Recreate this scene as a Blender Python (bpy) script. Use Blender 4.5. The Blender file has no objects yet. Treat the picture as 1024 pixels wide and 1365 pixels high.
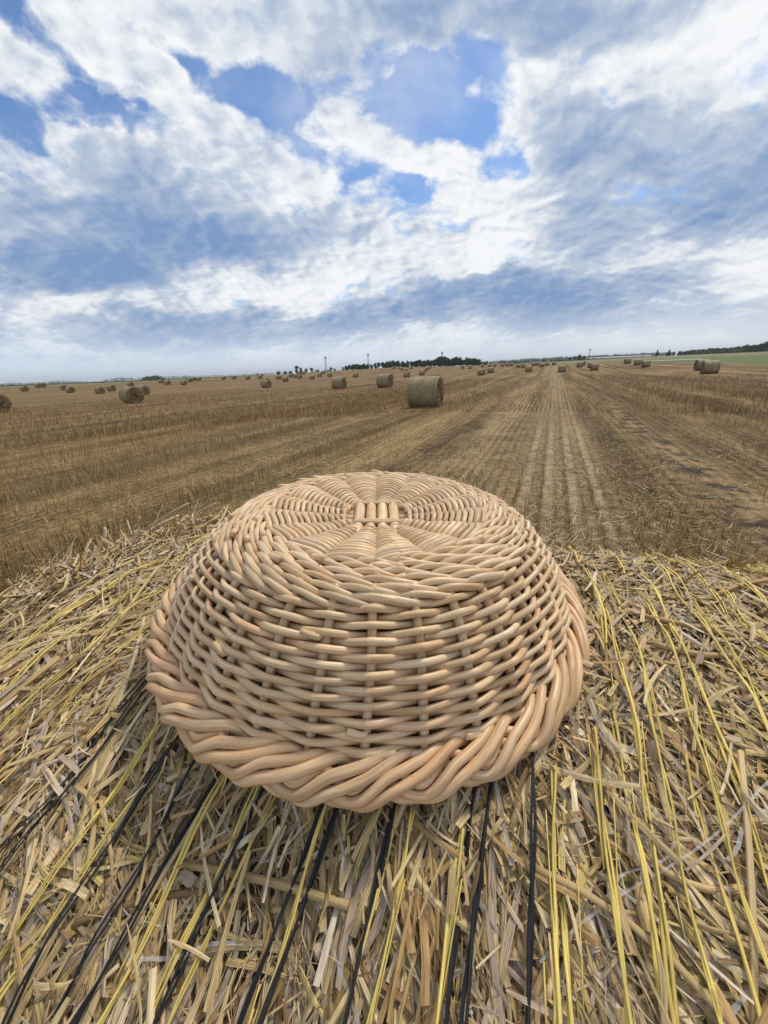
import bpy, math, random
import numpy as np
from mathutils import Matrix, Vector, noise as mn

rng = np.random.default_rng(7)
random.seed(7)
S = bpy.context.scene
COL = S.collection
PI = math.pi

# ------------------------------------------------------------------ camera
EYE = 1.525
FPX, W0, H0 = 512.0, 1024.0, 1365.0
roll = math.atan(0.042)
pitch = math.atan((682.5 - 492.5) * math.cos(roll) / FPX)
cp, sp = math.cos(pitch), math.sin(pitch)
fwd = Vector((0, cp, -sp)); up0 = Vector((0, sp, cp)); rt0 = Vector((1, 0, 0))
rt = math.cos(roll) * rt0 - math.sin(roll) * up0
up = math.sin(roll) * rt0 + math.cos(roll) * up0
cam_d = bpy.data.cameras.new('camera')
cam = bpy.data.objects.new('camera', cam_d)
COL.objects.link(cam)
cam_d.sensor_fit = 'VERTICAL'
cam_d.sensor_height = 36.0
cam_d.lens = FPX / H0 * 36.0
cam_d.clip_start = 0.02
cam_d.clip_end = 20000
cam.matrix_world = Matrix(((rt.x, up.x, -fwd.x, 0), (rt.y, up.y, -fwd.y, 0), (rt.z, up.z, -fwd.z, EYE), (0, 0, 0, 1)))
S.camera = cam

S.view_settings.view_transform = 'Standard'
S.view_settings.look = 'None'
S.view_settings.exposure = 0.0
S.view_settings.gamma = 1.0
S.cycles.max_bounces = 8
S.cycles.volume_bounces = 0
S.cycles.use_denoising = True

# ------------------------------------------------------------------ sun
SUN_AZ, SUN_EL = math.radians(48), math.radians(57)
sd = bpy.data.lights.new('sun', 'SUN')
sd.energy = 2.7
sd.angle = math.radians(9)
sd.color = (1.0, 0.91, 0.78)
sun = bpy.data.objects.new('sun', sd)
COL.objects.link(sun)
sv = Vector((math.sin(SUN_AZ) * math.cos(SUN_EL), math.cos(SUN_AZ) * math.cos(SUN_EL), math.sin(SUN_EL)))
sun.rotation_euler = (-sv).to_track_quat('-Z', 'Y').to_euler()

# ------------------------------------------------------------------ node helper
class NT:
    def __init__(s, tree):
        s.t = tree; s.n = tree.nodes; s.l = tree.links
    def node(s, kind, **kw):
        n = s.n.new(kind)
        for k, v in kw.items():
            setattr(n, k, v)
        return n
    def put(s, sock, v):
        if isinstance(v, bpy.types.NodeSocket):
            s.l.new(v, sock)
        else:
            if hasattr(sock.default_value, '__len__') and not hasattr(v, '__len__'):
                v = [v] * len(sock.default_value)
            if hasattr(v, '__len__') and len(sock.default_value) == 4 and len(v) == 3:
                v = (*v, 1)
            sock.default_value = v
    def m(s, op, a, b=0.0, c=0.0, clamp=False):
        n = s.node('ShaderNodeMath', operation=op, use_clamp=clamp)
        s.put(n.inputs[0], a)
        if len(n.inputs) > 1: s.put(n.inputs[1], b)
        if len(n.inputs) > 2: s.put(n.inputs[2], c)
        return n.outputs[0]
    def v(s, op, a, b=(0, 0, 0), out=0):
        n = s.node('ShaderNodeVectorMath', operation=op)
        s.put(n.inputs[0], a)
        if op == 'SCALE': s.put(n.inputs['Scale'], b)
        else: s.put(n.inputs[1], b)
        return n.outputs['Value'] if op in ('DOT_PRODUCT', 'LENGTH', 'DISTANCE') else n.outputs[0]
    def mix(s, f, a, b, blend='MIX'):
        n = s.node('ShaderNodeMix', data_type='RGBA', blend_type=blend)
        s.put(n.inputs[0], f); s.put(n.inputs[6], a); s.put(n.inputs[7], b)
        return n.outputs[2]
    def xyz(s, x=0.0, y=0.0, z=0.0):
        n = s.node('ShaderNodeCombineXYZ')
        s.put(n.inputs[0], x); s.put(n.inputs[1], y); s.put(n.inputs[2], z)
        return n.outputs[0]
    def sep(s, a):
        n = s.node('ShaderNodeSeparateXYZ'); s.put(n.inputs[0], a)
        return n.outputs
    def noise(s, vec, scale=1.0, detail=4.0, rough=0.5, dist=0.0, lac=2.0, col=False):
        n = s.node('ShaderNodeTexNoise')
        s.put(n.inputs['Vector'], vec); n.inputs['Scale'].default_value = scale
        n.inputs['Detail'].default_value = detail; n.inputs['Roughness'].default_value = rough
        n.inputs['Distortion'].default_value = dist; n.inputs['Lacunarity'].default_value = lac
        return n.outputs[1 if col else 0]
    def rng(s, v, a, b, c=0.0, d=1.0, smooth=True):
        n = s.node('ShaderNodeMapRange')
        n.interpolation_type = 'SMOOTHSTEP' if smooth else 'LINEAR'
        s.put(n.inputs[0], v)
        for i, q in enumerate((a, b, c, d)): s.put(n.inputs[i + 1], q)
        return n.outputs[0]
    def ramp(s, f, stops):
        n = s.node('ShaderNodeValToRGB'); s.put(n.inputs[0], f)
        cr = n.color_ramp
        while len(cr.elements) < len(stops): cr.elements.new(0.5)
        for e, (p, c) in zip(cr.elements, stops):
            e.position = p; e.color = (*c, 1)
        return n.outputs[0]

# ------------------------------------------------------------------ sky
# centre azimuth / elevation, 2x2 shape, cover (+cloud, -clear blue), dark (+thick grey, -sunlit white)
SKY = [(0.106, 0.470, 5.43, -0.05, -1.58, -23.16, -.78, 0), (-0.229, 0.473, 9.11, -4.76, -2.83, -42.44, -0.5, 0), (-0.48, 0.418, 7.57, -5.71, -9.47, -58.26, -0.85, 0), (-0.534, 0.478, 11.39, -14.15, -27.53, -47.68, -0.8, 0), (-0.165, 0.435, 11.01, -15.12, -13.72, -24.58, -0.6, 0), (-0.356, 0.508, 13.07, -15.86, -20.79, -59.95, -0.5, 0), (0.418, 0.452, 13.96, 2.29, -8.89, -43.88, -0.6, 0), (0.467, 0.386, 53.1, 9.17, -7.18, -34.62, -0.6, 0), (-0.035, 0.379, 10.48, -3.51, -5.76, -41.13, -0.5, 0), (0.084, 0.348, 31.74, -0.56, -3.16, -55.23, -0.9, 0), (-0.611, 0.401, 21.82, -19.06, -12.37, -36.68, -0.7, 0), (0.271, 0.362, 19.78, 1.47, -8.29, -67.81, -0.5, 0), (0.284, 0.526, 4.55, 0.47, -5.36, -35.63, 0.4, 0.75), (-0.563, 0.24, 3.44, -1.16, 0.71, -18.51, 0.5, 0.8), (-0.673, 0.185, 7.87, -2.28, 2.85, -28.66, 0.5, 0.6), (0.637, 0.306, 6.96, 0.28, -5.32, -13.26, 0.6, 0.85), (0.391, 0.387, 14.15, 1.93, -2.63, -15.07, 0.5, 0.45), (-0.19, 0.263, 4.1, -1.91, -3.4, -16.37, 0.4, 0.4), (0.365, 0.127, 3.9, 0.59, -1.03, -26.99, 0.4, 0.7), (-0.293, 0.102, 2.39, -0.24, 1.58, -39.26, 0.4, 0.65), (0.221, 0.16, 10.2, 2.03, 2.53, -49.02, 0.4, 0.6), (0.567, 0.067, 3.99, 0.79, -2.31, -46.1, 0.4, 0.55), (0.45, 0.246, 15.24, 2.15, -3.69, -24.56, 0.3, 0.4), (-0.357, 0.378, 6.91, -1.58, 1.96, -20.15, 0.6, 0.1), (-0.567, 0.463, 18.19, -17.07, -5.9, -22.84, 0.6, 0.05), (-0.217, 0.534, 6.27, -4.15, -1.83, -22.66, 0.6, 0.1), (0.305, 0.451, 10.95, 3.93, -1.34, -37.24, 0.5, -0.5), (0.573, 0.435, 9.38, 2.21, -6.2, -22.4, 0.4, -0.1), (0.591, 0.2, 6.86, 1.3, -4.77, -27.82, 0.3, -0.35), (0.243, 0.336, 5.86, -1.06, -6.07, -25.47, 0.3, -0.3), (0.003, 0.207, 4.55, 0.25, 1.02, -27.49, 0.2, -0.5), (-0.418, 0.158, 5.06, -1.05, 1.38, -46.37, 0.2, -0.35), (-0.062, 0.422, 10.98, -1.07, -0.1, -25.22, 0.3, -0.4), (0.169, 0.239, 6.19, 0.13, -1.86, -25.33, 0.2, -0.3), (-0.456, 0.338, 8.32, -3.8, -0.67, -23.42, 0.3, 0.0), (0.64, 0.117, 7.66, 2.44, 1.05, -44.34, 0.2, -0.4), (-0.396, 0.472, 18.26, -18.43, -12.23, -43.86, 0.9, 0), (-0.026, 0.487, 11.33, -0.98, -0.32, -23.07, 0.4, 0)]
world = bpy.data.worlds.new('World')
S.world = world
world.use_nodes = True
k = NT(world.node_tree)
k.n.clear()
tc = k.node('ShaderNodeTexCoord').outputs['Generated']
dx, dy, dz = k.sep(tc)
az = k.m('ARCTAN2', dx, dy)
el = k.m('ARCSINE', dz)
zz = k.m('MAXIMUM', dz, 0.0)
den = k.m('ADD', zz, 0.36)
q = k.xyz(k.m('DIVIDE', dx, den), k.m('DIVIDE', dy, den), 0.0)
def jig(vec, sc, det, amp, off=(0, 0, 0)):
    c = k.noise(k.v('ADD', vec, off), sc, det, 0.55, col=True)
    return k.v('MULTIPLY', k.v('SUBTRACT', c, (0.5, 0.5, 0.5)), (amp, amp, 0))
qw = k.v('ADD', q, jig(q, 2.2, 2, 0.13, (4.7, 1.3, 0)))
ang = k.v('ADD', k.xyz(az, el, 0.0), k.v('MULTIPLY', jig(q, 3.6, 7, 1.0, (9.1, 3.3, 0)), (0.22, 0.15, 0)))
cov, drk = None, None
for (a, e_, m00, m01, m10, m11, cv, dk) in SKY:
    d = k.v('SUBTRACT', ang, (a, e_, 0))
    u = k.v('DOT_PRODUCT', d, (m00, m01, 0))
    w = k.v('DOT_PRODUCT', d, (m10, m11, 0))
    r2 = k.m('ADD', k.m('MULTIPLY', u, u), k.m('MULTIPLY', w, w))
    g = k.rng(r2, 0.0, 2.8, 1.0, 0.0)
    if cv:
        cov = k.m('MULTIPLY', g, cv) if cov is None else k.m('MULTIPLY_ADD', g, cv, cov)
    if dk:
        drk = k.m('MULTIPLY', g, dk) if drk is None else k.m('MULTIPLY_ADD', g, dk, drk)
cov = k.m('MAXIMUM', k.m('MINIMUM', cov, 0.7), -0.95)
SO = (math.sin(SUN_AZ) * 0.026, math.cos(SUN_AZ) * 0.026, 0)
def height(vec):
    n1 = k.noise(vec, 3.0, 10, 0.56, 0.0, 2.1)
    b1 = k.m('ABSOLUTE', k.m('SUBTRACT', k.noise(k.v('ADD', vec, (3.3, 7.7, 0)), 6.2, 6, 0.5), 0.5))
    b2 = k.m('ABSOLUTE', k.m('SUBTRACT', k.noise(k.v('ADD', vec, (13.3, 2.7, 0)), 16.0, 6, 0.55), 0.5))
    h = k.m('ADD', k.m('SUBTRACT', n1, 0.5), k.m('MULTIPLY', k.m('SUBTRACT', b1, 0.09), 0.85))
    return k.m('ADD', h, k.m('MULTIPLY', k.m('SUBTRACT', b2, 0.08), 0.32))
h1 = height(qw)
h2 = height(k.v('ADD', qw, SO))
dens = k.m('ADD', k.m('ADD', h1, 0.17), k.m('MULTIPLY', cov, 0.31))
dens = k.m('ADD', dens, k.rng(el, 0.05, 0.30, 0.10, 0.0))
mask = k.rng(dens, -0.05, 0.19)
thin = k.m('MULTIPLY', k.rng(k.noise(qw, 1.6, 6, 0.6), 0.40, 0.62), 0.36)
mask = k.m('MAXIMUM', mask, thin)
dk = k.m('ADD', k.m('MULTIPLY', drk, 0.45), k.m('MULTIPLY', k.m('SUBTRACT', dens, 0.17), 0.8))
dk = k.m('ADD', dk, k.m('MULTIPLY', k.m('SUBTRACT', h2, h1), 1.9))
dk = k.m('ADD', dk, k.rng(k.noise(qw, 1.7, 4, 0.5), 0.35, 0.65, 0.04, 0.44))
cl = k.ramp(dk, [(0.0, (0.95, 0.96, 0.98)), (0.2, (0.80, 0.84, 0.89)), (0.42, (0.52, 0.60, 0.73)), (0.72, (0.32, 0.43, 0.63)), (1.0, (0.20, 0.33, 0.57))])
sky = k.node('ShaderNodeTexSky', sky_type='NISHITA', sun_disc=False)
sky.sun_elevation = SUN_EL
sky.sun_rotation = SUN_AZ
sky.air_density = 1.0; sky.dust_density = 0.6; sky.ozone_density = 2.0
SKY_STR = 0.1
skyc = k.mix(1.0, sky.outputs[0], (0.95, 1.15, 1.38), 'MULTIPLY')
cl10 = k.v('SCALE', cl, 1.0 / SKY_STR)
colr = k.mix(mask, skyc, cl10)
# pale veil of low cloud towards the horizon
hz = k.rng(el, 0.0, 0.13, 0.92, 0.0)
veil = k.mix(k.m('MULTIPLY_ADD', az, 0.6, 0.5, clamp=True), (6.6, 7.9, 9.4), (8.8, 9.3, 9.7))
colr = k.mix(hz, colr, veil)
bg = k.node('ShaderNodeBackground')
k.put(bg.inputs[0], colr)
bg.inputs[1].default_value = SKY_STR
k.l.new(bg.outputs[0], k.node('ShaderNodeOutputWorld').inputs[0])
world.cycles.sampling_method = 'MANUAL'
world.cycles.sample_map_resolution = 512

# ------------------------------------------------------------------ mesh / object helpers
def tag(o, label=None, cat=None, group=None, kind=None):
    if label: o['label'] = label
    if cat: o['category'] = cat
    if group: o['group'] = group
    if kind: o['kind'] = kind
    return o
def empty(name, loc, rz=0.0):
    o = bpy.data.objects.new(name, None); COL.objects.link(o)
    o.location = loc; o.rotation_euler = (0, 0, rz)
    return o
def mesh_obj(name, V, F, mat, parent=None, smooth=True, col=None, grain=None, nper=4):
    """V (n,3); F (m,nper) array or list of arrays with different widths"""
    me = bpy.data.meshes.new(name)
    V = np.asarray(V, np.float32)
    me.vertices.add(len(V)); me.vertices.foreach_set('co', V.ravel())
    Fs = F if isinstance(F, list) else [F]
    Fs = [np.asarray(f, np.int32) for f in Fs if len(f)]
    loops = np.concatenate([f.ravel() for f in Fs])
    sizes = np.concatenate([np.full(len(f), f.shape[1], np.int32) for f in Fs])
    starts = np.concatenate([[0], np.cumsum(sizes)[:-1]]).astype(np.int32)
    me.loops.add(len(loops)); me.loops.foreach_set('vertex_index', loops)
    me.polygons.add(len(sizes)); me.polygons.foreach_set('loop_start', starts)
    me.polygons.foreach_set('loop_total', sizes)
    me.polygons.foreach_set('use_smooth', np.full(len(sizes), smooth, bool))
    if col is not None:
        a = me.attributes.new('tint', 'FLOAT_COLOR', 'POINT')
        c = np.ones((len(V), 4), np.float32); c[:, :3] = col
        a.data.foreach_set('color', c.ravel())
    if grain is not None:
        a = me.attributes.new('grain', 'FLOAT_VECTOR', 'POINT')
        a.data.foreach_set('vector', np.asarray(grain, np.float32).ravel())
    me.materials.append(mat)
    me.update(calc_edges=True); me.validate()
    o = bpy.data.objects.new(name, me); COL.objects.link(o)
    if parent is not None: o.parent = parent
    return o
WARP = True; basket = None
class Build:
    def __init__(s):
        s.V = []; s.F4 = []; s.F3 = []; s.C = []; s.G = []; s.n = 0
    def add(s, V, F4=None, F3=None, col=(1, 1, 1), grain=None):
        V = np.asarray(V, float); n = len(V)
        s.V.append(V)
        if F4 is not None and len(F4): s.F4.append(np.asarray(F4) + s.n)
        if F3 is not None and len(F3): s.F3.append(np.asarray(F3) + s.n)
        s.C.append(np.broadcast_to(np.asarray(col, float), (n, 3)))
        s.G.append(np.zeros((n, 3)) if grain is None else grain)
        s.n += n
    def tube(s, P, R, sides=8, col=(1, 1, 1), flat=1.0, closed=False, caps=True, ref=(0, 0, 1)):
        P = np.asarray(P, float); n = len(P)
        R = np.broadcast_to(np.asarray(R, float), (n,))
        if closed:
            T = np.roll(P, -1, 0) - np.roll(P, 1, 0)
        else:
            T = np.gradient(P, axis=0)
        T /= np.linalg.norm(T, axis=1, keepdims=True) + 1e-12
        ref = np.broadcast_to(np.asarray(ref, float), T.shape)
        B = np.cross(T, ref)
        bad = np.linalg.norm(B, axis=1) < 0.15
        if bad.any(): B[bad] = np.cross(T[bad], (0.2, 1, 0.1))
        B /= np.linalg.norm(B, axis=1, keepdims=True)
        N = np.cross(B, T)
        th = np.arange(sides) * 2 * PI / sides
        V = P[:, None] + R[:, None, None] * (np.cos(th)[None, :, None] * B[:, None] + flat * np.sin(th)[None, :, None] * N[:, None])
        L = np.concatenate([[0], np.cumsum(np.linalg.norm(np.diff(P, axis=0), axis=1))])
        off = random.random() * 50
        G = np.stack([np.broadcast_to(np.cos(th) * 0.003, (n, sides)) + off, np.broadcast_to(np.sin(th) * 0.003, (n, sides)), np.broadcast_to(L[:, None] + off, (n, sides))], -1)
        i = np.arange(n if closed else n - 1)[:, None]; j = np.arange(sides)[None]
        i2 = (i + 1) % n; j2 = (j + 1) % sides
        F = np.stack([i * sides + j, i * sides + j2, i2 * sides + j2, i2 * sides + j], -1).reshape(-1, 4)
        V = V.reshape(-1, 3); G = G.reshape(-1, 3)
        col = np.asarray(col, float)
        if col.ndim == 2: col = np.repeat(col, sides, 0)
        F3 = []
        if caps and not closed:
            V = np.concatenate([V, P[:1], P[-1:]]); G = np.concatenate([G, G[:1], G[-1:]])
            if col.ndim == 2: col = np.concatenate([col, col[:1], col[-1:]])
            a, b = n * sides, n * sides + 1
            F3 = [(a, (t + 1) % sides, t) for t in range(sides)] + [(b, (n - 1) * sides + t, (n - 1) * sides + (t + 1) % sides) for t in range(sides)]
        s.add(V, F, F3, col, G)
    def make(s, name, mat, parent=None, smooth=True):
        if WARP and parent is basket:
            for a in s.V:
                z_ = np.maximum(a[:, 2], 0); f_ = 1 - .42 * z_
                a[:, 0] = a[:, 0] * f_ + .065 * z_; a[:, 1] = a[:, 1] * f_
                a[:, 2] = np.where(a[:, 2] > 0, a[:, 2] * (1 - .80 * a[:, 1]), a[:, 2])
        F = []
        if s.F4: F.append(np.concatenate(s.F4))
        if s.F3: F.append(np.concatenate(s.F3))
        return mesh_obj(name, np.concatenate(s.V), F, mat, parent, smooth, np.concatenate(s.C), np.concatenate(s.G))
def material(name):
    m = bpy.data.materials.new(name); m.use_nodes = True
    t = NT(m.node_tree)
    bs = m.node_tree.nodes['Principled BSDF']
    return m, t, bs
def attr(t, name, col=False):
    n = t.node('ShaderNodeAttribute', attribute_name=name)
    return n.outputs['Color' if col else 'Vector']
def bump(t, bs, h, strength=0.3, dist=0.001):
    b = t.node('ShaderNodeBump'); b.inputs['Strength'].default_value = strength; b.inputs['Distance'].default_value = dist
    t.put(b.inputs['Height'], h); t.l.new(b.outputs[0], bs.inputs['Normal'])
def ss(a, b, x):
    t = np.clip((x - a) / (b - a), 0, 1); return t * t * (3 - 2 * t)
def lerp(a, b, f): return a + (b - a) * f

# ------------------------------------------------------------------ materials
def mat_straw():
    m, t, bs = material('straw')
    g = attr(t, 'grain'); c = attr(t, 'tint', True)
    gs = t.v('MULTIPLY', g, (2100, 60, 1))
    n = t.noise(gs, 1.0, 3, 0.6)
    n2 = t.noise(t.v('MULTIPLY', g, (300, 120, 1)), 1.0, 3, 0.6)
    col = t.mix(t.rng(n, 0.3, 0.7, 0.0, 1.0), t.v('SCALE', c, 0.52), t.v('SCALE', c, 1.22))
    col = t.mix(t.rng(n2, 0.56, 0.75, 0, 0.55), col, t.mix(1.0, col, (0.55, 0.42, 0.35), 'MULTIPLY'))
    t.put(bs.inputs['Base Color'], col)
    bs.inputs['Roughness'].default_value = 0.55
    bs.inputs['Specular IOR Level'].default_value = 0.35
    bump(t, bs, n, 0.6, 0.0006)
    return m
def mat_willow():
    m, t, bs = material('willow')
    g = attr(t, 'grain'); c = attr(t, 'tint', True)
    n = t.noise(t.v('MULTIPLY', g, (900, 900, 30)), 1.0, 3, 0.6)
    n2 = t.noise(t.v('MULTIPLY', g, (60, 60, 22)), 1.0, 4, 0.6)
    sp_ = t.noise(t.v('MULTIPLY', g, (700, 700, 260)), 1.0, 2, 0.5)
    col = t.mix(t.rng(n, 0.3, 0.7), t.v('SCALE', c, 0.78), t.v('SCALE', c, 1.12))
    col = t.mix(t.rng(n2, 0.45, 0.75, 0, 0.7), col, t.mix(1.0, col, (0.74, 0.60, 0.46), 'MULTIPLY'))
    n3 = t.noise(t.v('MULTIPLY', g, (25, 25, 9)), 1.0, 3, 0.6)
    col = t.mix(t.rng(n3, 0.5, 0.72, 0, 0.5), col, t.mix(1.0, col, (0.80, 0.76, 0.74), 'MULTIPLY'))
    col = t.mix(t.rng(sp_, 0.68, 0.76, 0, 0.7), col, (0.16, 0.09, 0.045, 1))
    t.put(bs.inputs['Base Color'], col)
    bs.inputs['Roughness'].default_value = 0.38
    bs.inputs['Specular IOR Level'].default_value = 0.35
    bump(t, bs, t.m('ADD', n, t.m('MULTIPLY', n2, 1.5)), 0.35, 0.0006)
    return m
def mat_twine(name, base, rough, spec=0.4):
    m, t, bs = material(name)
    g = attr(t, 'grain'); c = attr(t, 'tint', True)
    n = t.noise(t.v('MULTIPLY', g, (2500, 2500, 60)), 1.0, 3, 0.6)
    b = t.mix(1.0, c, base, 'MULTIPLY')
    col = t.mix(t.rng(n, 0.3, 0.7), t.v('SCALE', b, 0.6), t.v('SCALE', b, 1.25))
    t.put(bs.inputs['Base Color'], col)
    bs.inputs['Roughness'].default_value = rough
    bs.inputs['Specular IOR Level'].default_value = spec
    bump(t, bs, n, 0.6, 0.0008)
    return m
STRAW = mat_straw()
WILLOW = mat_willow()
BLACK = mat_twine('black_twine', (0.013, 0.014, 0.017), 0.42)
YELLOW = mat_twine('yellow_twine', (0.82, 0.64, 0.17), 0.35)

# ------------------------------------------------------------------ terrain
TA = [-95, -65, -42.8, -37.3, -31.5, -16.3, -5.7, 1.2, 10.0, 17.9, 25.2, 32.8, 38.8, 43.9, 65, 95]
TR = [140, 150, 170, 175, 180, 190, 215, 230, 230, 220, 170, 120, 85, 64, 64, 80]
TZ1 = [0, 0.99, 0.99, 0.74, 0.57, 0.75, 1.75, 2.22, 1.72, 1.43, 0.89, 0.67, 0.5, 0.33, 0.33, 0]
TZ2 = [0, 1.0, 1.0, 0.79, 0.52, 0.84, 2.67, 3.23, 2.1, 1.83, 2.23, 2.91, 2.94, 2.83, 2.83, 0]
def edge_r(x, y):
    return np.interp(np.degrees(np.arctan2(x, y)), TA, TR)
def terr(x, y):
    a = np.degrees(np.arctan2(x, y)); d = np.hypot(x, y)
    r = np.interp(a, TA, TR); z1 = np.interp(a, TA, TZ1); z2 = np.interp(a, TA, TZ2)
    dp = np.interp(a, [-95, -60, -43, -5, 2, 10, 17, 28, 33, 44, 60, 95], [0, .6, .6, .6, .35, .4, .15, .15, .6, .5, .5, 0])
    return z1 * ss(.35 * r, r, d) + (z2 - z1) * ss(r, 420., d) - dp * ss(15, 90, d) * (1 - ss(.6 * r, r, d))
ROW = math.radians(23.39)
LX, LY = math.cos(ROW), -math.sin(ROW)      # across the drill rows
FX, FY = math.sin(ROW), math.cos(ROW)       # along the drill rows

def polar(rad, az_n, rfun=None):
    A = np.linspace(-PI, PI, az_n + 1)[:-1]
    if rfun is None:
        R = rad[:, None] * np.ones(az_n)[None]
    else:
        R = rad[:, None] * rfun(A)[None]
    X = R * np.sin(A)[None]; Y = R * np.cos(A)[None]
    i = np.arange(len(rad) - 1)[:, None]; j = np.arange(az_n)[None]; j2 = (j + 1) % az_n
    F = np.stack([i * az_n + j, (i + 1) * az_n + j, (i + 1) * az_n + j2, i * az_n + j2], -1).reshape(-1, 4)
    return X, Y, F

def mat_meadow():
    m, t, bs = material('meadow')
    p = t.node('ShaderNodeNewGeometry').outputs['Position']
    n = t.noise(p, 0.02, 5, 0.6)
    n2 = t.noise(p, 0.9, 4, 0.6)
    x, y, z = t.sep(p)
    d = t.v('LENGTH', p)
    r = t.m('ADD', d, t.m('MULTIPLY', t.m('SUBTRACT', n, 0.5), 120))
    c1 = t.mix(n2, (0.050, 0.088, 0.010, 1), (0.085, 0.125, 0.016, 1))
    c2 = t.mix(n, (0.11, 0.12, 0.028, 1), (0.21, 0.165, 0.058, 1))
    col = t.mix(t.rng(r, 150, 260), c1, c2)
    t.put(bs.inputs['Base Color'], col); bs.inputs['Roughness'].default_value = 0.95
    return m
rad = np.concatenate([[0.02], np.linspace(2, 60, 12), np.linspace(70, 440, 60), np.geomspace(480, 9000, 16)])
X, Y, F = polar(rad, 240)
Z = terr(X, Y) - 0.12
g = mesh_obj('meadow_ground', np.stack([X, Y, Z], -1).reshape(-1, 3), F, mat_meadow())
tag(g, kind='structure')

def mat_field():
    m, t, bs = material('stubble_soil')
    p = t.node('ShaderNodeNewGeometry').outputs['Position']
    lat = t.v('DOT_PRODUCT', p, (LX, LY, 0)); fw = t.v('DOT_PRODUCT', p, (FX, FY, 0))
    wob = t.m('MULTIPLY', t.m('SUBTRACT', t.noise(t.xyz(t.m('MULTIPLY', lat, 0.15), t.m('MULTIPLY', fw, 0.12), 0), 1.0, 3, 0.5), 0.5), 0.5)
    lw = t.m('ADD', lat, wob)
    cl = t.xyz(lw, t.m('MULTIPLY', fw, 0.035), 0.0)
    band = t.noise(cl, 0.8, 4, 0.6)
    band2 = t.noise(t.xyz(lw, t.m('MULTIPLY', fw, 0.06), 3.0), 2.4, 3, 0.6)
    fine = t.noise(p, 9.0, 5, 0.65)
    mid = t.noise(p, 1.4, 5, 0.6)
    big = t.noise(p, 0.045, 4, 0.6)
    rows = t.m('MULTIPLY', t.m('SINE', t.m('MULTIPLY', lat, 2 * PI / 0.16)), 0.5)
    v = t.m('ADD', t.m('MULTIPLY', band, 0.9), t.m('MULTIPLY', band2, 0.55))
    v = t.m('ADD', v, t.m('MULTIPLY', fine, 0.55)); v = t.m('ADD', v, t.m('MULTIPLY', mid, 0.35))
    v = t.m('ADD', v, t.m('MULTIPLY', rows, 0.09))
    v = t.m('MULTIPLY', t.m('SUBTRACT', v, 0.90), 2.0)
    col = t.ramp(v, [(0.0, (0.036, 0.025, 0.013)), (0.3, (0.094, 0.063, 0.027)), (0.6, (0.18, 0.122, 0.050)), (1.0, (0.33, 0.235, 0.115))])
    col = t.mix(t.rng(big, 0.35, 0.65, 0, 0.35), col, t.mix(1.0, col, (1.15, 0.85, 0.65), 'MULTIPLY'))
    # bare dark wheel tracks, and the pale chaff band between the drill rows
    def band_at(c, w, soft, gain=1.0):
        return t.rng(t.m('ABSOLUTE', t.m('SUBTRACT', lw, c)), w, w + soft, gain, 0.0)
    nf = t.rng(t.noise(p, 2.6, 5, 0.65), 0.42, 0.62)
    tr = t.m('MULTIPLY', t.m('MAXIMUM', band_at(1.95, 0.2, 0.25), t.m('MULTIPLY', band_at(-2.15, 0.1, 0.2), 0.7)), nf)
    col = t.mix(t.m('MULTIPLY', tr, t.rng(fw, 12, 26, 0.95, 0.2)), col, (0.036, 0.026, 0.020, 1))
    stripe = t.rng(t.m('SINE', t.m('MULTIPLY', t.m('SUBTRACT', lat, 0.02), 2 * PI / 0.28)), -0.1, 0.8)
    fadef = t.m('MULTIPLY', t.m('MULTIPLY', t.rng(fw, 3.4, 5.2), t.rng(fw, 7.5, 13, 1.0, 0.12)), t.rng(t.noise(p, 3.0, 5, 0.7), 0.34, 0.62))
    ch = t.m('MULTIPLY', t.m('MULTIPLY', band_at(0.22, 0.42, 0.15), stripe), fadef)
    col = t.mix(t.m('MULTIPLY', ch, 0.95), col, t.mix(fine, (0.30, 0.22, 0.12, 1), (0.52, 0.42, 0.27, 1)))
    col = t.mix(t.m('MULTIPLY', band_at(0.2, 0.45, 0.5), t.rng(fine, .25, .65, .1, .5)), col, (0.36, 0.27, 0.15, 1))
    sw = t.m('MULTIPLY', band_at(-1.1, 0.35, 0.5), t.rng(mid, 0.35, 0.6))
    col = t.mix(t.m('MULTIPLY', sw, 0.5), col, (0.33, 0.25, 0.14, 1))
    t.put(bs.inputs['Base Color'], col); bs.inputs['Roughness'].default_value = 0.9
    bs.inputs['Specular IOR Level'].default_value = 0.15
    bump(t, bs, t.m('ADD', fine, mid), 0.8, 0.05)
    return m
rad = np.concatenate([[0.02], np.linspace(1.0, 12, 24), np.geomspace(13, 60, 26), np.linspace(64, 230, 50)]) / 230.
fa = lambda A: np.interp(np.degrees(A), [-180] + TA + [180], [110] + TR + [110])
X, Y, F = polar(rad, 360, fa)
Z = terr(X, Y)
Zn = np.array([mn.noise(Vector((a * .9, b * .9, 0))) * .03 + mn.noise(Vector((a * .25, b * .25, 5))) * .05 for a, b in zip(X.ravel(), Y.ravel())]).reshape(Z.shape)
Zf = Z + Zn * (1 - ss(25, 60, np.hypot(X, Y)))
Zf[-1] -= 0.2
g = mesh_obj('field', np.stack([X, Y, Zf], -1).reshape(-1, 3), F, mat_field())
tag(g, kind='structure')

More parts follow.
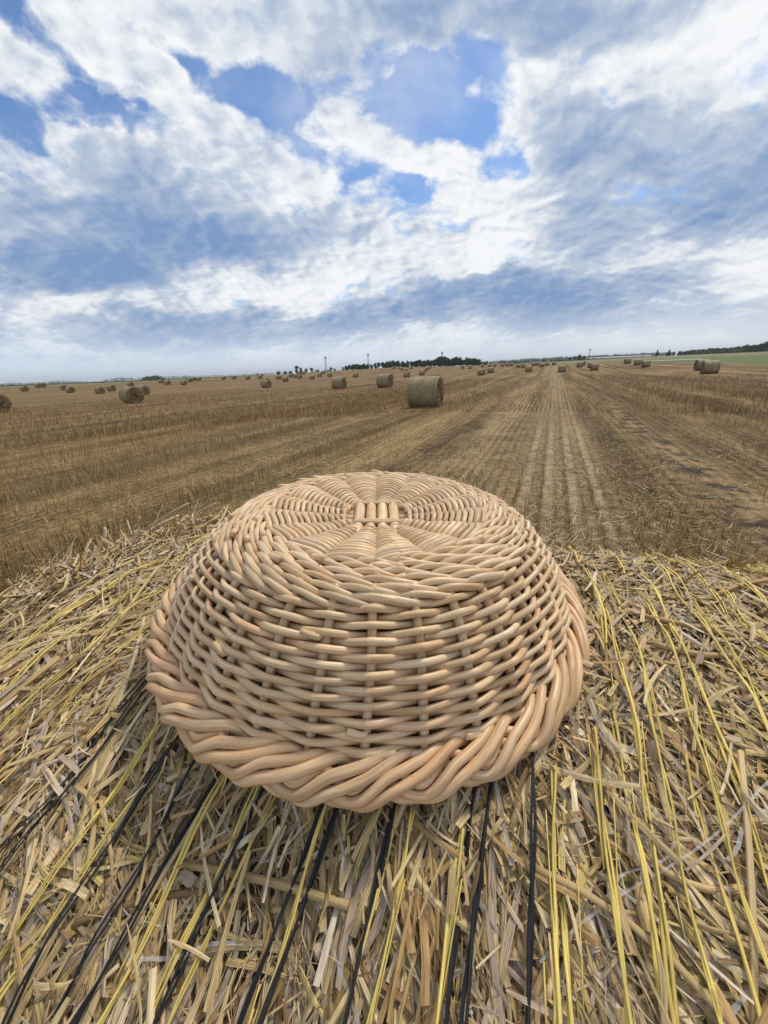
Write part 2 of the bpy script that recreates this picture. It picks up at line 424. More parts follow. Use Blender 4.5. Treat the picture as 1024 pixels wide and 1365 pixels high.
# ------------------------------------------------------------------ stubble stalks (uncountable)
def ribbons(P0, D, Lg, Wd, bend, side, col, segs=2):
    """flat blades: base P0, unit direction D, length, width, bend vector, side vector"""
    n = len(P0); ks = np.linspace(0, 1, segs + 1)
    pts = P0[:, None] + D[:, None] * (Lg[:, None] * ks)[..., None] + bend[:, None] * (ks ** 2)[None, :, None]
    w = Wd[:, None] * (1 - 0.35 * ks)[None]
    V = np.stack([pts - side[:, None] * w[..., None] / 2, pts + side[:, None] * w[..., None] / 2], 2)   # n,segs+1,2,3
    base = np.arange(n)[:, None] * (segs + 1) * 2; s_ = np.arange(segs)[None] * 2
    F = np.stack([base + s_, base + s_ + 1, base + s_ + 3, base + s_ + 2], -1).reshape(-1, 4)
    C = np.repeat(col, (segs + 1) * 2, 0)
    return V.reshape(-1, 3), F, C
def unit(v): return v / (np.linalg.norm(v, axis=-1, keepdims=True) + 1e-9)
def mat_stubble():
    m, t, bs = material('stubble')
    c = attr(t, 'tint', True)
    t.put(bs.inputs['Base Color'], c); bs.inputs['Roughness'].default_value = 0.7
    bs.inputs['Specular IOR Level'].default_value = 0.2
    return m
STUB = mat_stubble()
def sample_field(n, r0, r1, pw):
    a = rng.uniform(-58, 58, n); u = rng.random(n)
    d = (r0 ** (1 - pw) + u * (r1 ** (1 - pw) - r0 ** (1 - pw))) ** (1 / (1 - pw))
    a = np.radians(a)
    return np.sin(a) * d, np.cos(a) * d
def lowf(x, y, s, seed):
    """cheap smooth value pattern"""
    r = np.random.default_rng(seed); v = 0
    for i in range(6):
        kx, ky = r.normal(0, s, 2); v = v + np.sin(kx * x + ky * y + r.uniform(0, 6.28))
    return v / 6 ** .5 / 1.2
def stubble(n, r0, r1, pw, scale):
    x, y = sample_field(n, r0, r1, pw)
    lat = x * LX + y * LY; fw = x * FX + y * FY
    rowi = np.round(lat / 0.14); jit = rng.normal(0, 0.018, n)
    lat2 = rowi * 0.14 + jit
    x += (lat2 - lat) * LX; y += (lat2 - lat) * LY; lat = lat2
    # where it stands tall, where it was driven flat, where chaff covers it
    bnd = lowf(lat, fw * 0.03, 1.1, 3)
    tall = ss(-0.5, 0.5, bnd + 0.35 * lowf(lat, fw, 1.5, 5))
    tall = tall * (1 - .85 * np.exp(-((lat - 1.5) / 1.5) ** 4)) + .0
    track = np.maximum(1.15 * np.exp(-((lat - 1.95) / 0.34) ** 4), np.exp(-((lat + 2.15) / 0.22) ** 2))
    pale = np.exp(-((lat - 0.22) / 0.5) ** 4)
    gap = pale * (np.sin((lat - 0.02) * 2 * PI / 0.28) > 0.1)
    keep = (rng.random(n) > 0.8 * track) & (rng.random(n) > 0.85 * gap) & (rng.random(n) < 0.45 + 0.55 * tall)
    x, y, lat, fw, tall = x[keep], y[keep], lat[keep], fw[keep], tall[keep]; n = len(x)
    L = rng.uniform(0.07, 0.17, n) * (0.6 + 0.5 * tall) * scale ** 0.3
    flatd = rng.random(n) < (0.34 - 0.26 * tall)
    tilt = np.where(flatd, rng.uniform(0.9, 1.5, n), np.abs(rng.normal(0, 0.22, n)))
    ph = rng.uniform(0, 2 * PI, n)
    ph = np.where(flatd, rng.normal(PI / 2 - ROW, 0.9, n), ph)
    D = np.stack([np.sin(tilt) * np.cos(ph), np.sin(tilt) * np.sin(ph), np.cos(tilt)], -1)
    P0 = np.stack([x, y, terr(x, y) + 0.0], -1)
    th = rng.uniform(0, PI, n); side = np.stack([np.cos(th), np.sin(th), 0 * th], -1)
    view = unit(np.stack([y, -x, 0 * x], -1)); side = unit(side + 1.2 * view)
    Wd = rng.uniform(0.003, 0.007, n) * scale
    pal = np.array([(.34, .235, .11), (.26, .175, .078), (.47, .36, .205), (.17, .115, .052), (.30, .19, .088), (.24, .195, .078)])
    c = pal[rng.choice(6, n, p=[.28, .24, .14, .14, .14, .06])] * rng.uniform(.7, 1.2, (n, 1))
    red = .6 * ss(-0.3, 0.8, lowf(lat, fw * .05, .6, 11))[:, None]
    c = c * lerp(1, np.array([1.06, .93, .82]), red)
    bend = rng.normal(0, 0.012, (n, 3)) * scale ** .5
    return ribbons(P0, D, L, Wd, bend, side, c)
for nm, args in (('stubble', (190000, 1.2, 16, 1.25, 1.0)), ('stubble', (120000, 14, 55, 1.01, 2.4))):
    V, F, C = stubble(*args)
    tag(mesh_obj(nm, V, F, STUB, col=C, smooth=False), 'short golden cereal stubble standing in drill rows over the field', 'stubble', kind='stuff')
# loose straw lying on the ground: swath left of the pale band, scatter everywhere
n = 60000
x, y = sample_field(n, 1.2, 26, 1.2)
lat = x * LX + y * LY
pr = 0.16 + 1.0 * np.exp(-((lat + 1.1) / 0.55) ** 2) + .4 * np.exp(-((lat - 1.3) / .5) ** 2) + .35 * np.exp(-((lat - 3.) / .5) ** 2) + 0.5 * np.exp(-((lat - 0.25) / 0.5) ** 2) + 0.35 * (lowf(lat, y * .3, 1.3, 21) > .45)
kp = rng.random(n) < pr
x, y = x[kp], y[kp]; n = len(x)
ph = rng.uniform(0, 2 * PI, n); tl = rng.normal(0, .18, n)
D = np.stack([np.cos(ph), np.sin(ph), tl], -1)
side = unit(np.stack([-np.sin(ph), np.cos(ph), rng.normal(0, .5, n)], -1))
c = np.array([(.46, .36, .20), (.40, .29, .14), (.55, .46, .30), (.30, .22, .12)])[rng.integers(0, 4, n)] * rng.uniform(.7, 1.15, (n, 1))
V, F, C = ribbons(np.stack([x, y, terr(x, y) + rng.uniform(.01, .05, n)], -1), D, rng.uniform(.05, .22, n), rng.uniform(.003, .008, n), rng.normal(0, .015, (n, 3)), side, c)
tag(mesh_obj('loose_straw', V, F, STUB, col=C, smooth=False), 'loose pale straw scattered between the stubble rows', 'straw', kind='stuff')

# ------------------------------------------------------------------ near bale
TWA = math.radians(20.865)
bt = np.array([math.sin(TWA), math.cos(TWA), 0.0])       # rolling direction, away from the camera
be = np.array([math.cos(TWA), -math.sin(TWA), 0.0])      # along the bale's axis
BR, BN, BD, BTOP = 0.65, 2.1, 0.35, EYE - 0.238
BZ = BTOP - BR
E0, E1 = -0.80, 0.56
phs = np.linspace(-PI / 2, PI / 2, 2001)
def prof(ph):
    s = np.sign(np.sin(ph)) * np.abs(np.sin(ph)) ** (2 / BN); z = np.abs(np.cos(ph)) ** (2 / BN)
    return s, z
_s, _z = prof(phs)
_arc = np.concatenate([[0], np.cumsum(np.hypot(np.diff(_s), np.diff(_z)))]); _arc -= _arc[1000]
def rho(e):
    lo = np.maximum(0, -(e + 0.44)); hi = np.maximum(0, e - 0.46)
    return BR - 0.85 * lo ** 2 - 1.5 * np.maximum(0, lo - 0.26) - 2.2 * hi ** 2
def lump(u, e):
    return 0.006 * (np.sin(9 * u + 3 * e + 1) * np.cos(7 * e - 2 * u) + .7 * np.sin(21 * e + 5 * u) * np.sin(17 * u - 6 * e + 2))
def surf(u, e, h=0.0):
    """u arc length (m) from the crest towards the far side, e along the axis"""
    r = rho(e); a = u / BR
    s = np.interp(a, _arc, _s); z = np.interp(a, _arc, _z)
    # normal of the profile
    ds = np.interp(a + .004, _arc, _s) - np.interp(a - .004, _arc, _s); dz = np.interp(a + .004, _arc, _z) - np.interp(a - .004, _arc, _z)
    L = np.hypot(ds, dz) + 1e-9; ns, nz = -dz / L, ds / L
    hh = h + lump(u, e)
    s = s * r + ns * hh; z = z * r + nz * hh
    return s[..., None] * bt + np.asarray(e)[..., None] * be + BD * bt + np.stack([0 * z, 0 * z, z + BZ], -1), ns[..., None] * bt + np.stack([0 * nz, 0 * nz, nz], -1)
bale = empty('straw_bale', tuple(BD * bt + (E0 + E1) / 2 * be))
tag(bale, 'large round straw bale in the foreground, wicker basket resting on its top', 'straw bale')
bale_loc = np.array(bale.location)
def L2(P): return P - bale_loc
def mat_core():
    m, t, bs = material('packed_straw')
    p = t.node('ShaderNodeNewGeometry').outputs['Position']
    uu = t.v('DOT_PRODUCT', p, tuple(bt)); ee = t.v('DOT_PRODUCT', p, tuple(be)); z = t.sep(p)[2]
    n = t.noise(t.xyz(t.m('MULTIPLY', uu, 25), t.m('MULTIPLY', ee, 220), t.m('MULTIPLY', z, 60)), 1.0, 5, 0.65, 1.0)
    col = t.ramp(n, [(0.3, (0.045, 0.027, 0.012)), (0.5, (0.15, 0.10, 0.045)), (0.62, (0.30, 0.22, 0.11)), (0.75, (0.42, 0.33, 0.19))])
    t.put(bs.inputs['Base Color'], col); bs.inputs['Roughness'].default_value = 0.8
    bump(t, bs, n, 1.0, 0.01)
    return m
CORE = mat_core()
# body, full cylinder (upper half by profile, lower half mirrored and flattened on the ground)
ne, nu = 61, 160
ee = np.linspace(E0, E1, ne)
th = np.linspace(-PI, PI, nu + 1)[:-1]
Vb = []
for e in ee:
    r = float(rho(np.array(e))) - 0.006
    s = np.sign(np.sin(th)) * np.abs(np.sin(th)) ** (2 / BN) * r
    z = np.sign(np.cos(th)) * np.abs(np.cos(th)) ** (2 / BN) * r + BZ
    z = np.maximum(z, -0.01)
    Vb.append(np.stack([(BD + s) * bt[0] + e * be[0], (BD + s) * bt[1] + e * be[1], z], -1))
Vb = np.concatenate(Vb)
i = np.arange(ne - 1)[:, None]; j = np.arange(nu)[None]; j2 = (j + 1) % nu
Fb = np.stack([i * nu + j, (i + 1) * nu + j, (i + 1) * nu + j2, i * nu + j2], -1).reshape(-1, 4)
mesh_obj('bale_body', L2(Vb), Fb, CORE, bale)
for side_, i0 in ((-1, 0), (1, ne - 1)):
    ring = Vb[i0 * nu:(i0 + 1) * nu]; c = ring.mean(0)
    VV = [c[None]]; 
    for f in np.linspace(.1, 1, 10): VV.append(c + (ring - c) * f + be * side_ * (0.05 * (1 - f ** 2)))
    VV = np.concatenate(VV); a = np.arange(9)[:, None]; b = np.arange(nu)[None]; b2 = (b + 1) % nu
    F4 = np.stack([1 + a * nu + b, 1 + a * nu + b2, 1 + (a + 1) * nu + b2, 1 + (a + 1) * nu + b], -1).reshape(-1, 4)
    F3 = np.stack([0 * b[0], 1 + b[0], 1 + b2[0]], -1)
    if side_ > 0: F4 = F4[:, ::-1]; F3 = F3[:, ::-1]
    mesh_obj('bale_end', L2(VV), [F4, F3], CORE, bale)

PAL = np.array([(.56, .40, .185), (.65, .49, .255), (.74, .60, .38), (.52, .40, .28), (.42, .325, .24), (.46, .29, .115), (.26, .16, .07), (.58, .44, .16), (.66, .56, .44)])
PW = np.array([.27, .20, .10, .09, .06, .13, .06, .07, .05]); PW /= PW.sum()
def straw_set(n, u0, u1, e0, e1, lrange, wrange, hrange, sdev, cross=.5, curl=.0018, segs=5, across=3, lift=.012, pw=PW, given=None):
    u = rng.uniform(u0, u1, n); e = rng.uniform(e0, e1, n)
    # lay: mostly along the rolling direction, with clumps of a shared angle
    base = 0.75 * lowf(u * 9, e * 9, 1.0, 31) + 0.5 * lowf(u * 25, e * 25, 1.0, 33)
    th = base + rng.normal(0, sdev, n)
    un = rng.random(n) < 0.22; th[un] = rng.uniform(-PI / 2, PI / 2, un.sum())
    L = np.exp(rng.uniform(np.log(lrange[0]), np.log(lrange[1]), n)); Wd = np.exp(rng.uniform(np.log(wrange[0]), np.log(wrange[1]), n))
    h0 = rng.uniform(*hrange, n)
    if given is not None: u, e, th, L, h0 = given
    ks = np.linspace(-.5, .5, segs)
    bendy = rng.normal(0, curl, n) * L / .06
    du, de = np.cos(th), np.sin(th)
    U = u[:, None] + du[:, None] * L[:, None] * ks - de[:, None] * bendy[:, None] * (ks ** 2 * 4)
    E_ = e[:, None] + de[:, None] * L[:, None] * ks + du[:, None] * bendy[:, None] * (ks ** 2 * 4)
    tilt = rng.normal(0, lift, n)
    Hh = h0[:, None] + tilt[:, None] * ks * 2 + rng.normal(0, lift * .5, n)[:, None] * (ks ** 2 * 4)
    Hh = np.maximum(Hh, -0.008)
    ws = (np.arange(across) / (across - 1) - .5)
    tw = rng.normal(0, .35, n)[:, None] + rng.normal(0, .35, n)[:, None] * ks * 2
    wprof = 1 - rng.uniform(0, .8, n)[:, None] * np.abs(ks * 2) ** 3 * (ks > 0)
    off = Wd[:, None, None] * ws[None, None] * wprof[..., None]
    UU = U[..., None] - de[:, None, None] * off * np.cos(tw)[..., None]
    EE = E_[..., None] + du[:, None, None] * off * np.cos(tw)[..., None]
    crown = rng.uniform(-.5, 1.0, n) * cross
    HH = Hh[..., None] + off * np.sin(tw)[..., None] + (crown[:, None, None] * Wd[:, None, None] * (0.25 - ws ** 2)[None, None] * 1.6)
    EE = np.clip(EE, E0 - .06, E1 + .05)
    P, _ = surf(UU, EE, HH)
    nv = segs * across
    b = np.arange(n)[:, None, None] * nv; i = np.arange(segs - 1)[None, :, None] * across; j = np.arange(across - 1)[None, None]
    F = np.stack([b + i + j, b + i + j + 1, b + i + across + j + 1, b + i + across + j], -1).reshape(-1, 4)
    c = PAL[rng.choice(len(PAL), n, p=pw)] * rng.uniform(.75, 1.15, (n, 1))
    C = np.repeat(c, nv, 0)
    r_ = rng.uniform(0, 50, n)
    G = np.stack([np.broadcast_to(off, (n, segs, across)) + r_[:, None, None], np.broadcast_to((L[:, None] * ks)[..., None], (n, segs, across)) + r_[:, None, None], np.zeros((n, segs, across))], -1).reshape(-1, 3)
    return P.reshape(-1, 3), F, C, G
def straw_bundles(nc, u0, u1, e0, e1, lrange, wrange, hr, pw=PW):
    global rng
    cnt = rng.integers(4, 11, nc); n = int(cnt.sum()); ci = np.repeat(np.arange(nc), cnt)
    uc = rng.uniform(u0, u1, nc)[ci]; ec = rng.uniform(e0, e1, nc)[ci]
    tc_ = (0.75 * lowf(uc * 9, ec * 9, 1.0, 31) + rng.normal(0, .6, nc)[ci]); Lc = rng.uniform(*lrange, nc)[ci]
    hc = rng.uniform(*hr, nc)[ci]; palc = rng.choice(len(PAL), nc, p=pw)[ci]; tnt = rng.uniform(.75, 1.15, nc)[ci]
    off_ = rng.normal(0, .0065, n); along = rng.normal(0, .012, n)
    th = tc_ + rng.normal(0, .10, n)
    u = uc + np.cos(th) * along - np.sin(th) * off_; e = ec + np.sin(th) * along + np.cos(th) * off_
    V, F, C, G = straw_set(n, 0, 1, 0, 1, lrange, wrange, (0, 1), .1, given=(u, e, th, Lc * rng.uniform(.7, 1.2, n), hc + rng.uniform(-.0012, .0016, n)), lift=.002, curl=.004, cross=.6)
    c = np.where((rng.random(n) < .75)[:, None], PAL[palc], PAL[rng.choice(len(PAL), n, p=pw)]) * (tnt * rng.uniform(.85, 1.12, n))[:, None]
    return V, F, np.repeat(c, 15, 0), G
def merge(sets):
    V = []; F = []; C = []; G = []; o = 0
    for a, b, c, d in sets:
        V.append(a); F.append(b + o); C.append(c); G.append(d); o += len(a)
    return np.concatenate(V), np.concatenate(F), np.concatenate(C), np.concatenate(G)
PWd = np.array([.24, .10, .03, .10, .12, .2, .15, .05, .02]); PWd /= PWd.sum()
sets = [
    straw_set(16000, -.66, .42, E0, E1, (.03, .10), (.002, .005), (-.008, .001), .45, pw=PWd, lift=.002),
    straw_set(21000, -.60, .36, E0, E1, (.014, .065), (.0018, .0048), (-.004, .004), .42, lift=.0028),
    straw_set(4200, -.60, .36, E0, E1, (.014, .045), (.004, .0085), (-.002, .004), .42, cross=.8, lift=.0028),
    straw_set(13000, -.60, .40, E0, E1, (.02, .09), (.0008, .0024), (-.002, .006), .45, lift=.0035),
    straw_set(22000, -.60, .36, E0, E1, (.015, .07), (.0004, .0010), (-.002, .008), .6, curl=.016, segs=4, across=2, lift=.004),
    straw_bundles(2600, -.60, .36, E0, E1, (.025, .085), (.0018, .0050), (-.001, .0065)),
    straw_set(9000, -1.0, -.6, E0, E1, (.03, .12), (.003, .010), (-.002, .008), .5),
    straw_set(9000, .36, 1.0, E0, E1, (.03, .12), (.003, .010), (-.002, .008), .5),
    straw_set(3200, -.1, .34, E0, E1, (.02, .08), (.0012, .004), (0, .010), .9, lift=.006),
    straw_set(3200, -.40, .34, E0, -.50, (.03, .10), (.0012, .004), (0, .018), .6, lift=.012),
    straw_set(900, -.55, .2, E0, E1, (.02, .06), (.0014, .0045), (.011, .0155), .6, lift=.003),
]
# straw pushed up round the basket's foot
n_ = 420; a_ = rng.uniform(PI * .95, PI * 2.05, n_); r_ = rng.uniform(.196, .226, n_)
sets.append(straw_set(n_, 0, 1, 0, 1, (.02, .06), (.001, .0042), (0, 1), .3, lift=.006, given=(-.027 + np.sin(a_) * r_, -.141 + np.cos(a_) * r_, rng.normal(0, .7, n_), rng.uniform(.02, .06, n_), rng.uniform(.002, .012, n_))))
V, F, C, G = merge(sets)
o = mesh_obj('chopped_straw', L2(V), F, STRAW, bale, smooth=False, col=C, grain=G)
o['kind'] = 'stuff'
# round stems, some sticking out past the crest
bs_ = Build()
for q_ in range(420):
    crest = q_ < 150
    u = random.uniform(.02, .30) if crest else random.uniform(-.55, .3)
    e = random.uniform(E0, -.45) if (crest and q_ < 110) else random.uniform(E0 + .03, E1)
    th_ = random.gauss(0, .8); L = random.uniform(.04, .13); r = random.uniform(.0012, .0026)
    ks = np.linspace(0, 1, 6)
    lift = (random.uniform(.015, .05) if q_ < 34 else random.uniform(.0, .02)) if crest else random.uniform(-.004, .008)
    cv = random.gauss(0, .01)
    P, _ = surf(u + np.cos(th_) * L * ks - cv * np.sin(PI * ks), e + np.sin(th_) * L * ks, .006 + lift * ks)
    c = PAL[rng.choice(len(PAL), p=PW)] * random.uniform(.85, 1.2)
    bs_.tube(L2(P), r, 6, c)
o = bs_.make('straw_stem', STRAW, bale, smooth=True); o['kind'] = 'stuff'

# twines: each is one run round the bale (lateral position, visible u range, strands)
def twine(e, u0, u1, kind, drift=0.0, nstr=2, width=.0024, dip=1.0):
    b = Build(); n = int((u1 - u0) / .006)
    u = np.linspace(u0, u1, n)
    ph = random.uniform(0, 9)
    for s_ in range(nstr):
        o_ = (s_ - (nstr - 1) / 2) * width * 1.15
        tw = o_ * np.cos(u * random.uniform(14, 30) + ph)
        ee_ = e + drift * (u - u0) + .0016 * np.sin(u * 23 + ph) + tw + .0006 * np.sin(u * 90 + s_ * 3)
        hh = (.0132 if kind == 'yellow' else .0142) + .0016 * np.sin(u * 31 + ph) + .0022 * np.sin(u * 67 + ph * 2) + .0012 * np.sin(u * 40 + s_ * 2.5) - dip * .012 * np.clip(np.sin(u * 11 + ph * 3) - .72, 0, 1) * 3
        P, N = surf(u, ee_, hh)
        tone = 1 + .15 * np.sin(u * 30 + ph + s_)
        b.tube(L2(P), width * (.62 + .12 * np.sin(u * 50 + s_)), 6, np.repeat(tone[:, None], 3, 1) * np.ones(3), flat=.55, ref=N)
    if kind == 'yellow':     # frayed fibrils
        for q_ in range(int(n / 14)):
            a = random.uniform(u0, u1 - .05); L = random.uniform(.02, .07); uu = np.linspace(a, a + L, 5)
            P, N = surf(uu, e + drift * (uu - u0) + random.gauss(0, .002) + random.gauss(0, .05) * (uu - a), .013 + random.uniform(-.002, .006) * np.linspace(0, 1, 5))
            b.tube(L2(P), .0004, 4, (1.1, 1.1, 1.1), ref=N)
    o = b.make('twine', YELLOW if kind == 'yellow' else BLACK, bale)
    o['label'] = ('yellow frayed baling twine' if kind == 'yellow' else 'black baling twine')
for e, u1, dr in ((-.303, -.05, .01), (-.285, -.05, 0), (-.203, -.08, -.05), (-.204, -.08, 0), (-.188, -.08, 0), (-.135, -.08, -.03), (-.106, -.08, 0), (-.093, -.08, 0), (-.046, -.08, -.02), (-.0115, -.08, 0), (-.003, -.08, 0), (.021, -.08, 0)):
    twine(e, -.75, u1, 'black', dr, 2, .0015, .7)
for e, u0, u1 in ((-.448, -.75, .1), (-.415, -.75, 0), (-.384, -.75, .15), (-.352, -.75, .0), (-.336, -.75, -.2), (-.251, -.75, .05), (-.234, -.75, -.2), (-.178, -.45, -.2), (-.154, -.75, -.2), (-.141, -.75, -.2), (-.100, -.75, -.2), (-.0575, -.75, -.2), (-.047, -.75, -.2), (-.015, -.75, -.2), (.034, -.75, -.15), (.0405, -.75, -.15), (.061, -.75, -.12), (.076, -.75, .6), (.083, -.75, .0), (.097, -.75, .1), (.1135, -.6, -.12), (.122, -.75, .6), (.135, -.6, .1), (.162, -.75, .6), (.170, -.55, .2), (.197, -.75, .6), (.206, -.5, .1), (.238, -.75, .6), (.285, -.75, .6), (.34, -.75, .6)):
    twine(e, u0, u1, 'yellow', 0.0, random.choice((2, 2, 3)), random.uniform(.0011, .0015), .75)
# thin translucent film threads of the net wrap crossing the straw
def mat_film():
    m, t, bs = material('clear_film')
    bs.inputs['Base Color'].default_value = (.78, .80, .84, 1); bs.inputs['Roughness'].default_value = .3
    bs.inputs['Alpha'].default_value = .3
    return m
FILM = mat_film()
V = []; F = []; o_ = 0
for q_ in range(150):
    u = random.uniform(-.6, .3); e = random.uniform(-.6, .5); sg = random.choice((-1, 1)); th_ = sg * random.uniform(.75, 1.25)
    L = random.uniform(.05, .22); w = random.choice((.0005, .0008, .0012, .0018)); ks = np.linspace(0, 1, 14)
    uu = u + math.cos(th_) * L * ks; ev = e + math.sin(th_) * L * ks + .003 * np.sin(ks * 9 + q_)
    hh = .009 + .003 * np.sin(ks * 7 + q_)
    a, _ = surf(uu, ev, hh); b, _ = surf(uu - math.sin(th_) * w, ev + math.cos(th_) * w, hh + .001)
    V.append(np.stack([a, b], 1).reshape(-1, 3)); i = np.arange(13)[:, None] * 2
    F.append(np.concatenate([i, i + 1, i + 3, i + 2], 1) + o_); o_ += 28
o = mesh_obj('net_wrap', L2(np.concatenate(V)), np.concatenate(F), FILM, bale); o['kind'] = 'stuff'

# ------------------------------------------------------------------ basket
BC = np.array([-.0171, .3523, EYE - .2114])
tx, ty = .0365, -.1006
bn = np.array([tx, ty, 1.0]); bn /= np.linalg.norm(bn)
bx = np.cross((0, 1, 0), bn); bx /= np.linalg.norm(bx); by = np.cross(bn, bx)
basket = bpy.data.objects.new('wicker_basket', None); COL.objects.link(basket)
basket.matrix_world = Matrix(((bx[0], by[0], bn[0], BC[0]), (bx[1], by[1], bn[1], BC[1]), (bx[2], by[2], bn[2], BC[2]), (0, 0, 0, 1)))
tag(basket, 'round peach coloured wicker basket turned upside down on the straw bale', 'basket')
NS = 32; PIT = 2 * PI / NS; A0 = -PI / 2
WPAL = np.array([(.71, .505, .300), (.745, .55, .335), (.68, .47, .270), (.71, .485, .285), (.67, .49, .295), (.77, .585, .37)])
def wcol(n, ang=None):
    """tone changing slowly along a rod, with jumps where one rod is pieced on to the next"""
    out = np.zeros((n, 3)); i = 0
    while i < n:
        L = random.randint(40, 110); c = WPAL[random.randrange(6)] * random.uniform(.88, 1.06)
        c2 = c * np.array([random.uniform(.9, 1.08)] * 3)
        m_ = min(L, n - i); f = np.linspace(0, 1, m_)[:, None]
        out[i:i + m_] = c * (1 - f) + c2 * f; i += m_
    return out
def cyl(R, A, Hh): return np.stack([R * np.cos(A), R * np.sin(A), Hh], -1)
def tri(x):        # triangle wave of period 2, +1 at even integers, rounded tops
    v = 1 - np.abs((x % 2) - 1) * 2
    v = -v
    return np.sign(v) * (1 - (1 - np.abs(v)) ** 1.12)
# side profile: w=0 shoulder, w=1 foot above border
def side_prof(w):
    R = .1382 + (.1868 - .1382) * w ** .92 + .0055 * np.sin(PI * np.clip(w, 0, 1) ** .9) ; h = .0765 - (.0765 - .006) * w ** 1.08
    return R, h
jt = np.array([random.gauss(0, .0022) for _ in range(NS)])
def stake_ang(i): return A0 + i * PIT + jt[i % NS]
# stakes
for i_ in range(NS):
    w = np.linspace(-.12, 1.12, 16); R, h = side_prof(np.clip(w, 0, 1)); R = R + (w - np.clip(w, 0, 1)) * .05; h = h - (w - np.clip(w, 0, 1)) * .08
    b = Build(); b.tube(cyl(R, np.full(16, stake_ang(i_)) + .004 * np.sin(w * 5 + i_), h), .0032, 8, wcol(16) * .97)
    b.make('stake', WILLOW, basket)
# side weave
b = Build(); ROWS = 20; PP = 10
for r_ in range(ROWS):
    n = NS * PP; a = np.arange(n) / PP       # in stake units
    w = (r_ + .9) / (ROWS + .6) + .010 * np.array([mn.noise(Vector((math.cos(x * PIT) * 1.5, math.sin(x * PIT) * 1.5, r_ * 3.1))) for x in a])
    R, h = side_prof(w)
    segr = np.random.default_rng(100 + r_).uniform(.0021, .0027, NS)
    rr = np.interp(a, np.arange(NS), segr, period=NS)
    amp = .0024 + rr * .82
    v = tri(a + r_)
    inst = np.interp(a, np.arange(NS + 1), np.append(jt, jt[0]))
    poly = 1.0
    A = A0 + a * PIT + inst
    jitter = .0007 * np.array([mn.noise(Vector((math.cos(x * PIT) * 5, math.sin(x * PIT) * 5, r_ * 7.7))) for x in a])
    R = R + amp * v + jitter
    h = h + amp * v * np.interp(w, [0, 1], [1.0, .5])
    b.tube(cyl(R, A, h), rr, 8, wcol(n), closed=True, ref=(0, 0, 1))
# pieced-in rod ends
for q_ in range(16):
    r_ = random.randint(0, ROWS - 1); i_ = random.randrange(NS); w = (r_ + .9) / (ROWS + .6); R, h = side_prof(w)
    a0 = A0 + i_ * PIT; ks = np.linspace(0, 1, 6); d = random.choice((-1, 1))
    b.tube(cyl(R + .004 - .001 * ks - .006 * (ks < .2), a0 + d * ks * PIT * random.uniform(.3, .55), h + .004 + .002 * ks), .0022, 7, WPAL[random.randrange(6)])
b.make('side_weave', WILLOW, basket)
# waling: rows of three-rod rope between flat base and sides
b = Build()
wales = [(.1078, .0862), (.1142, .0858), (.1206, .0848), (.1270, .0830), (.1330, .0806), (.1384, .0774)]
for wi, (R0, h0) in enumerate(wales):
    n = NS * PP; a = np.arange(n) / PP
    nx = wales[min(wi + 1, 5)]; pv = wales[max(wi - 1, 0)]
    dR, dh = nx[0] - pv[0], nx[1] - pv[1]; Ld = math.hypot(dR, dh); dR /= Ld; dh /= Ld   # down-slope direction
    nR, nh = -dh, dR                                                                       # outward normal
    for s_ in range(3):
        # not closed on itself after one round with period 3, so leave a small overlap
        m_ = n + PP * 1; aa = np.arange(m_) / PP
        t_ = 2 * PI * (aa / (32 / 11.) + s_ / 3.) + wi * 1.1 + .25 * np.sin(aa * .7 + wi)
        rr = .0026 + .0004 * np.sin(aa * .9 + s_ * 2 + wi)
        out = .0052 * (np.sign(np.cos(t_)) * np.abs(np.cos(t_)) ** .8 * .75 + .1); acr = .0032 * np.sin(t_)
        R = R0 + nR * out + dR * acr; h = h0 + nh * out + dh * acr
        b.tube(cyl(R, A0 + aa * PIT, h), rr, 8, wcol(m_))
for q_ in range(16):      # cut ends poking out of the waling
    wi = random.randrange(5); R0, h0 = wales[wi]; a0 = random.uniform(0, 2 * PI); ks = np.linspace(0, 1, 5)
    b.tube(cyl(R0 + .002 + .004 * ks, a0 + ks * .11, h0 + .0035 + .003 * ks), .0027, 7, WPAL[random.randrange(6)])
b.make('waling', WILLOW, basket)
# base: 4 + 4 thick base sticks splayed to 16 spokes
spoke = [PI / 2 + (k_ - 1.5) * 2 * PI / 16 for k_ in range(4)]
def stick(k_, axis, lvl):
    a = (1.5 - k_)
    ks = np.linspace(-1, 1, 41); off = a * .0112
    r = ks * .112
    f = ss(.022, .09, np.abs(r))
    ang = a * 2 * PI / 16
    rr = np.abs(r) * .96
    # straight in the middle, fanning out towards the rim
    lx = lerp(off, np.sin(ang) * rr, f); ly = np.sign(r) * lerp(np.abs(r), np.cos(ang) * rr, f)
    z = .0775 + lvl * (1 - ss(.02, .05, np.abs(r))) + .008 * ss(.03, .11, np.abs(r))
    lx = lx + .002 * (1 - np.abs(r) / .112); ly = ly + .001
    rad_ = lerp(.0052, .0030, ss(.02, .06, np.abs(r)))
    P = np.stack([lx, ly, z], -1) if axis == 'y' else np.stack([ly, lx, z], -1)
    return P, rad_
for k_ in range(4):
    P, r = stick(k_, 'y', .0045); bb = Build(); bb.tube(P, r, 10, np.tile(WPAL[k_] * 1.04, (41, 1))); bb.make('base_stick', WILLOW, basket)
for k_ in range(4):
    P, r = stick(k_, 'x', -.004); bb = Build(); bb.tube(P, r, 10, np.tile(WPAL[5 - k_], (41, 1)), ref=(0, 0, 1)); bb.make('base_stick', WILLOW, basket)
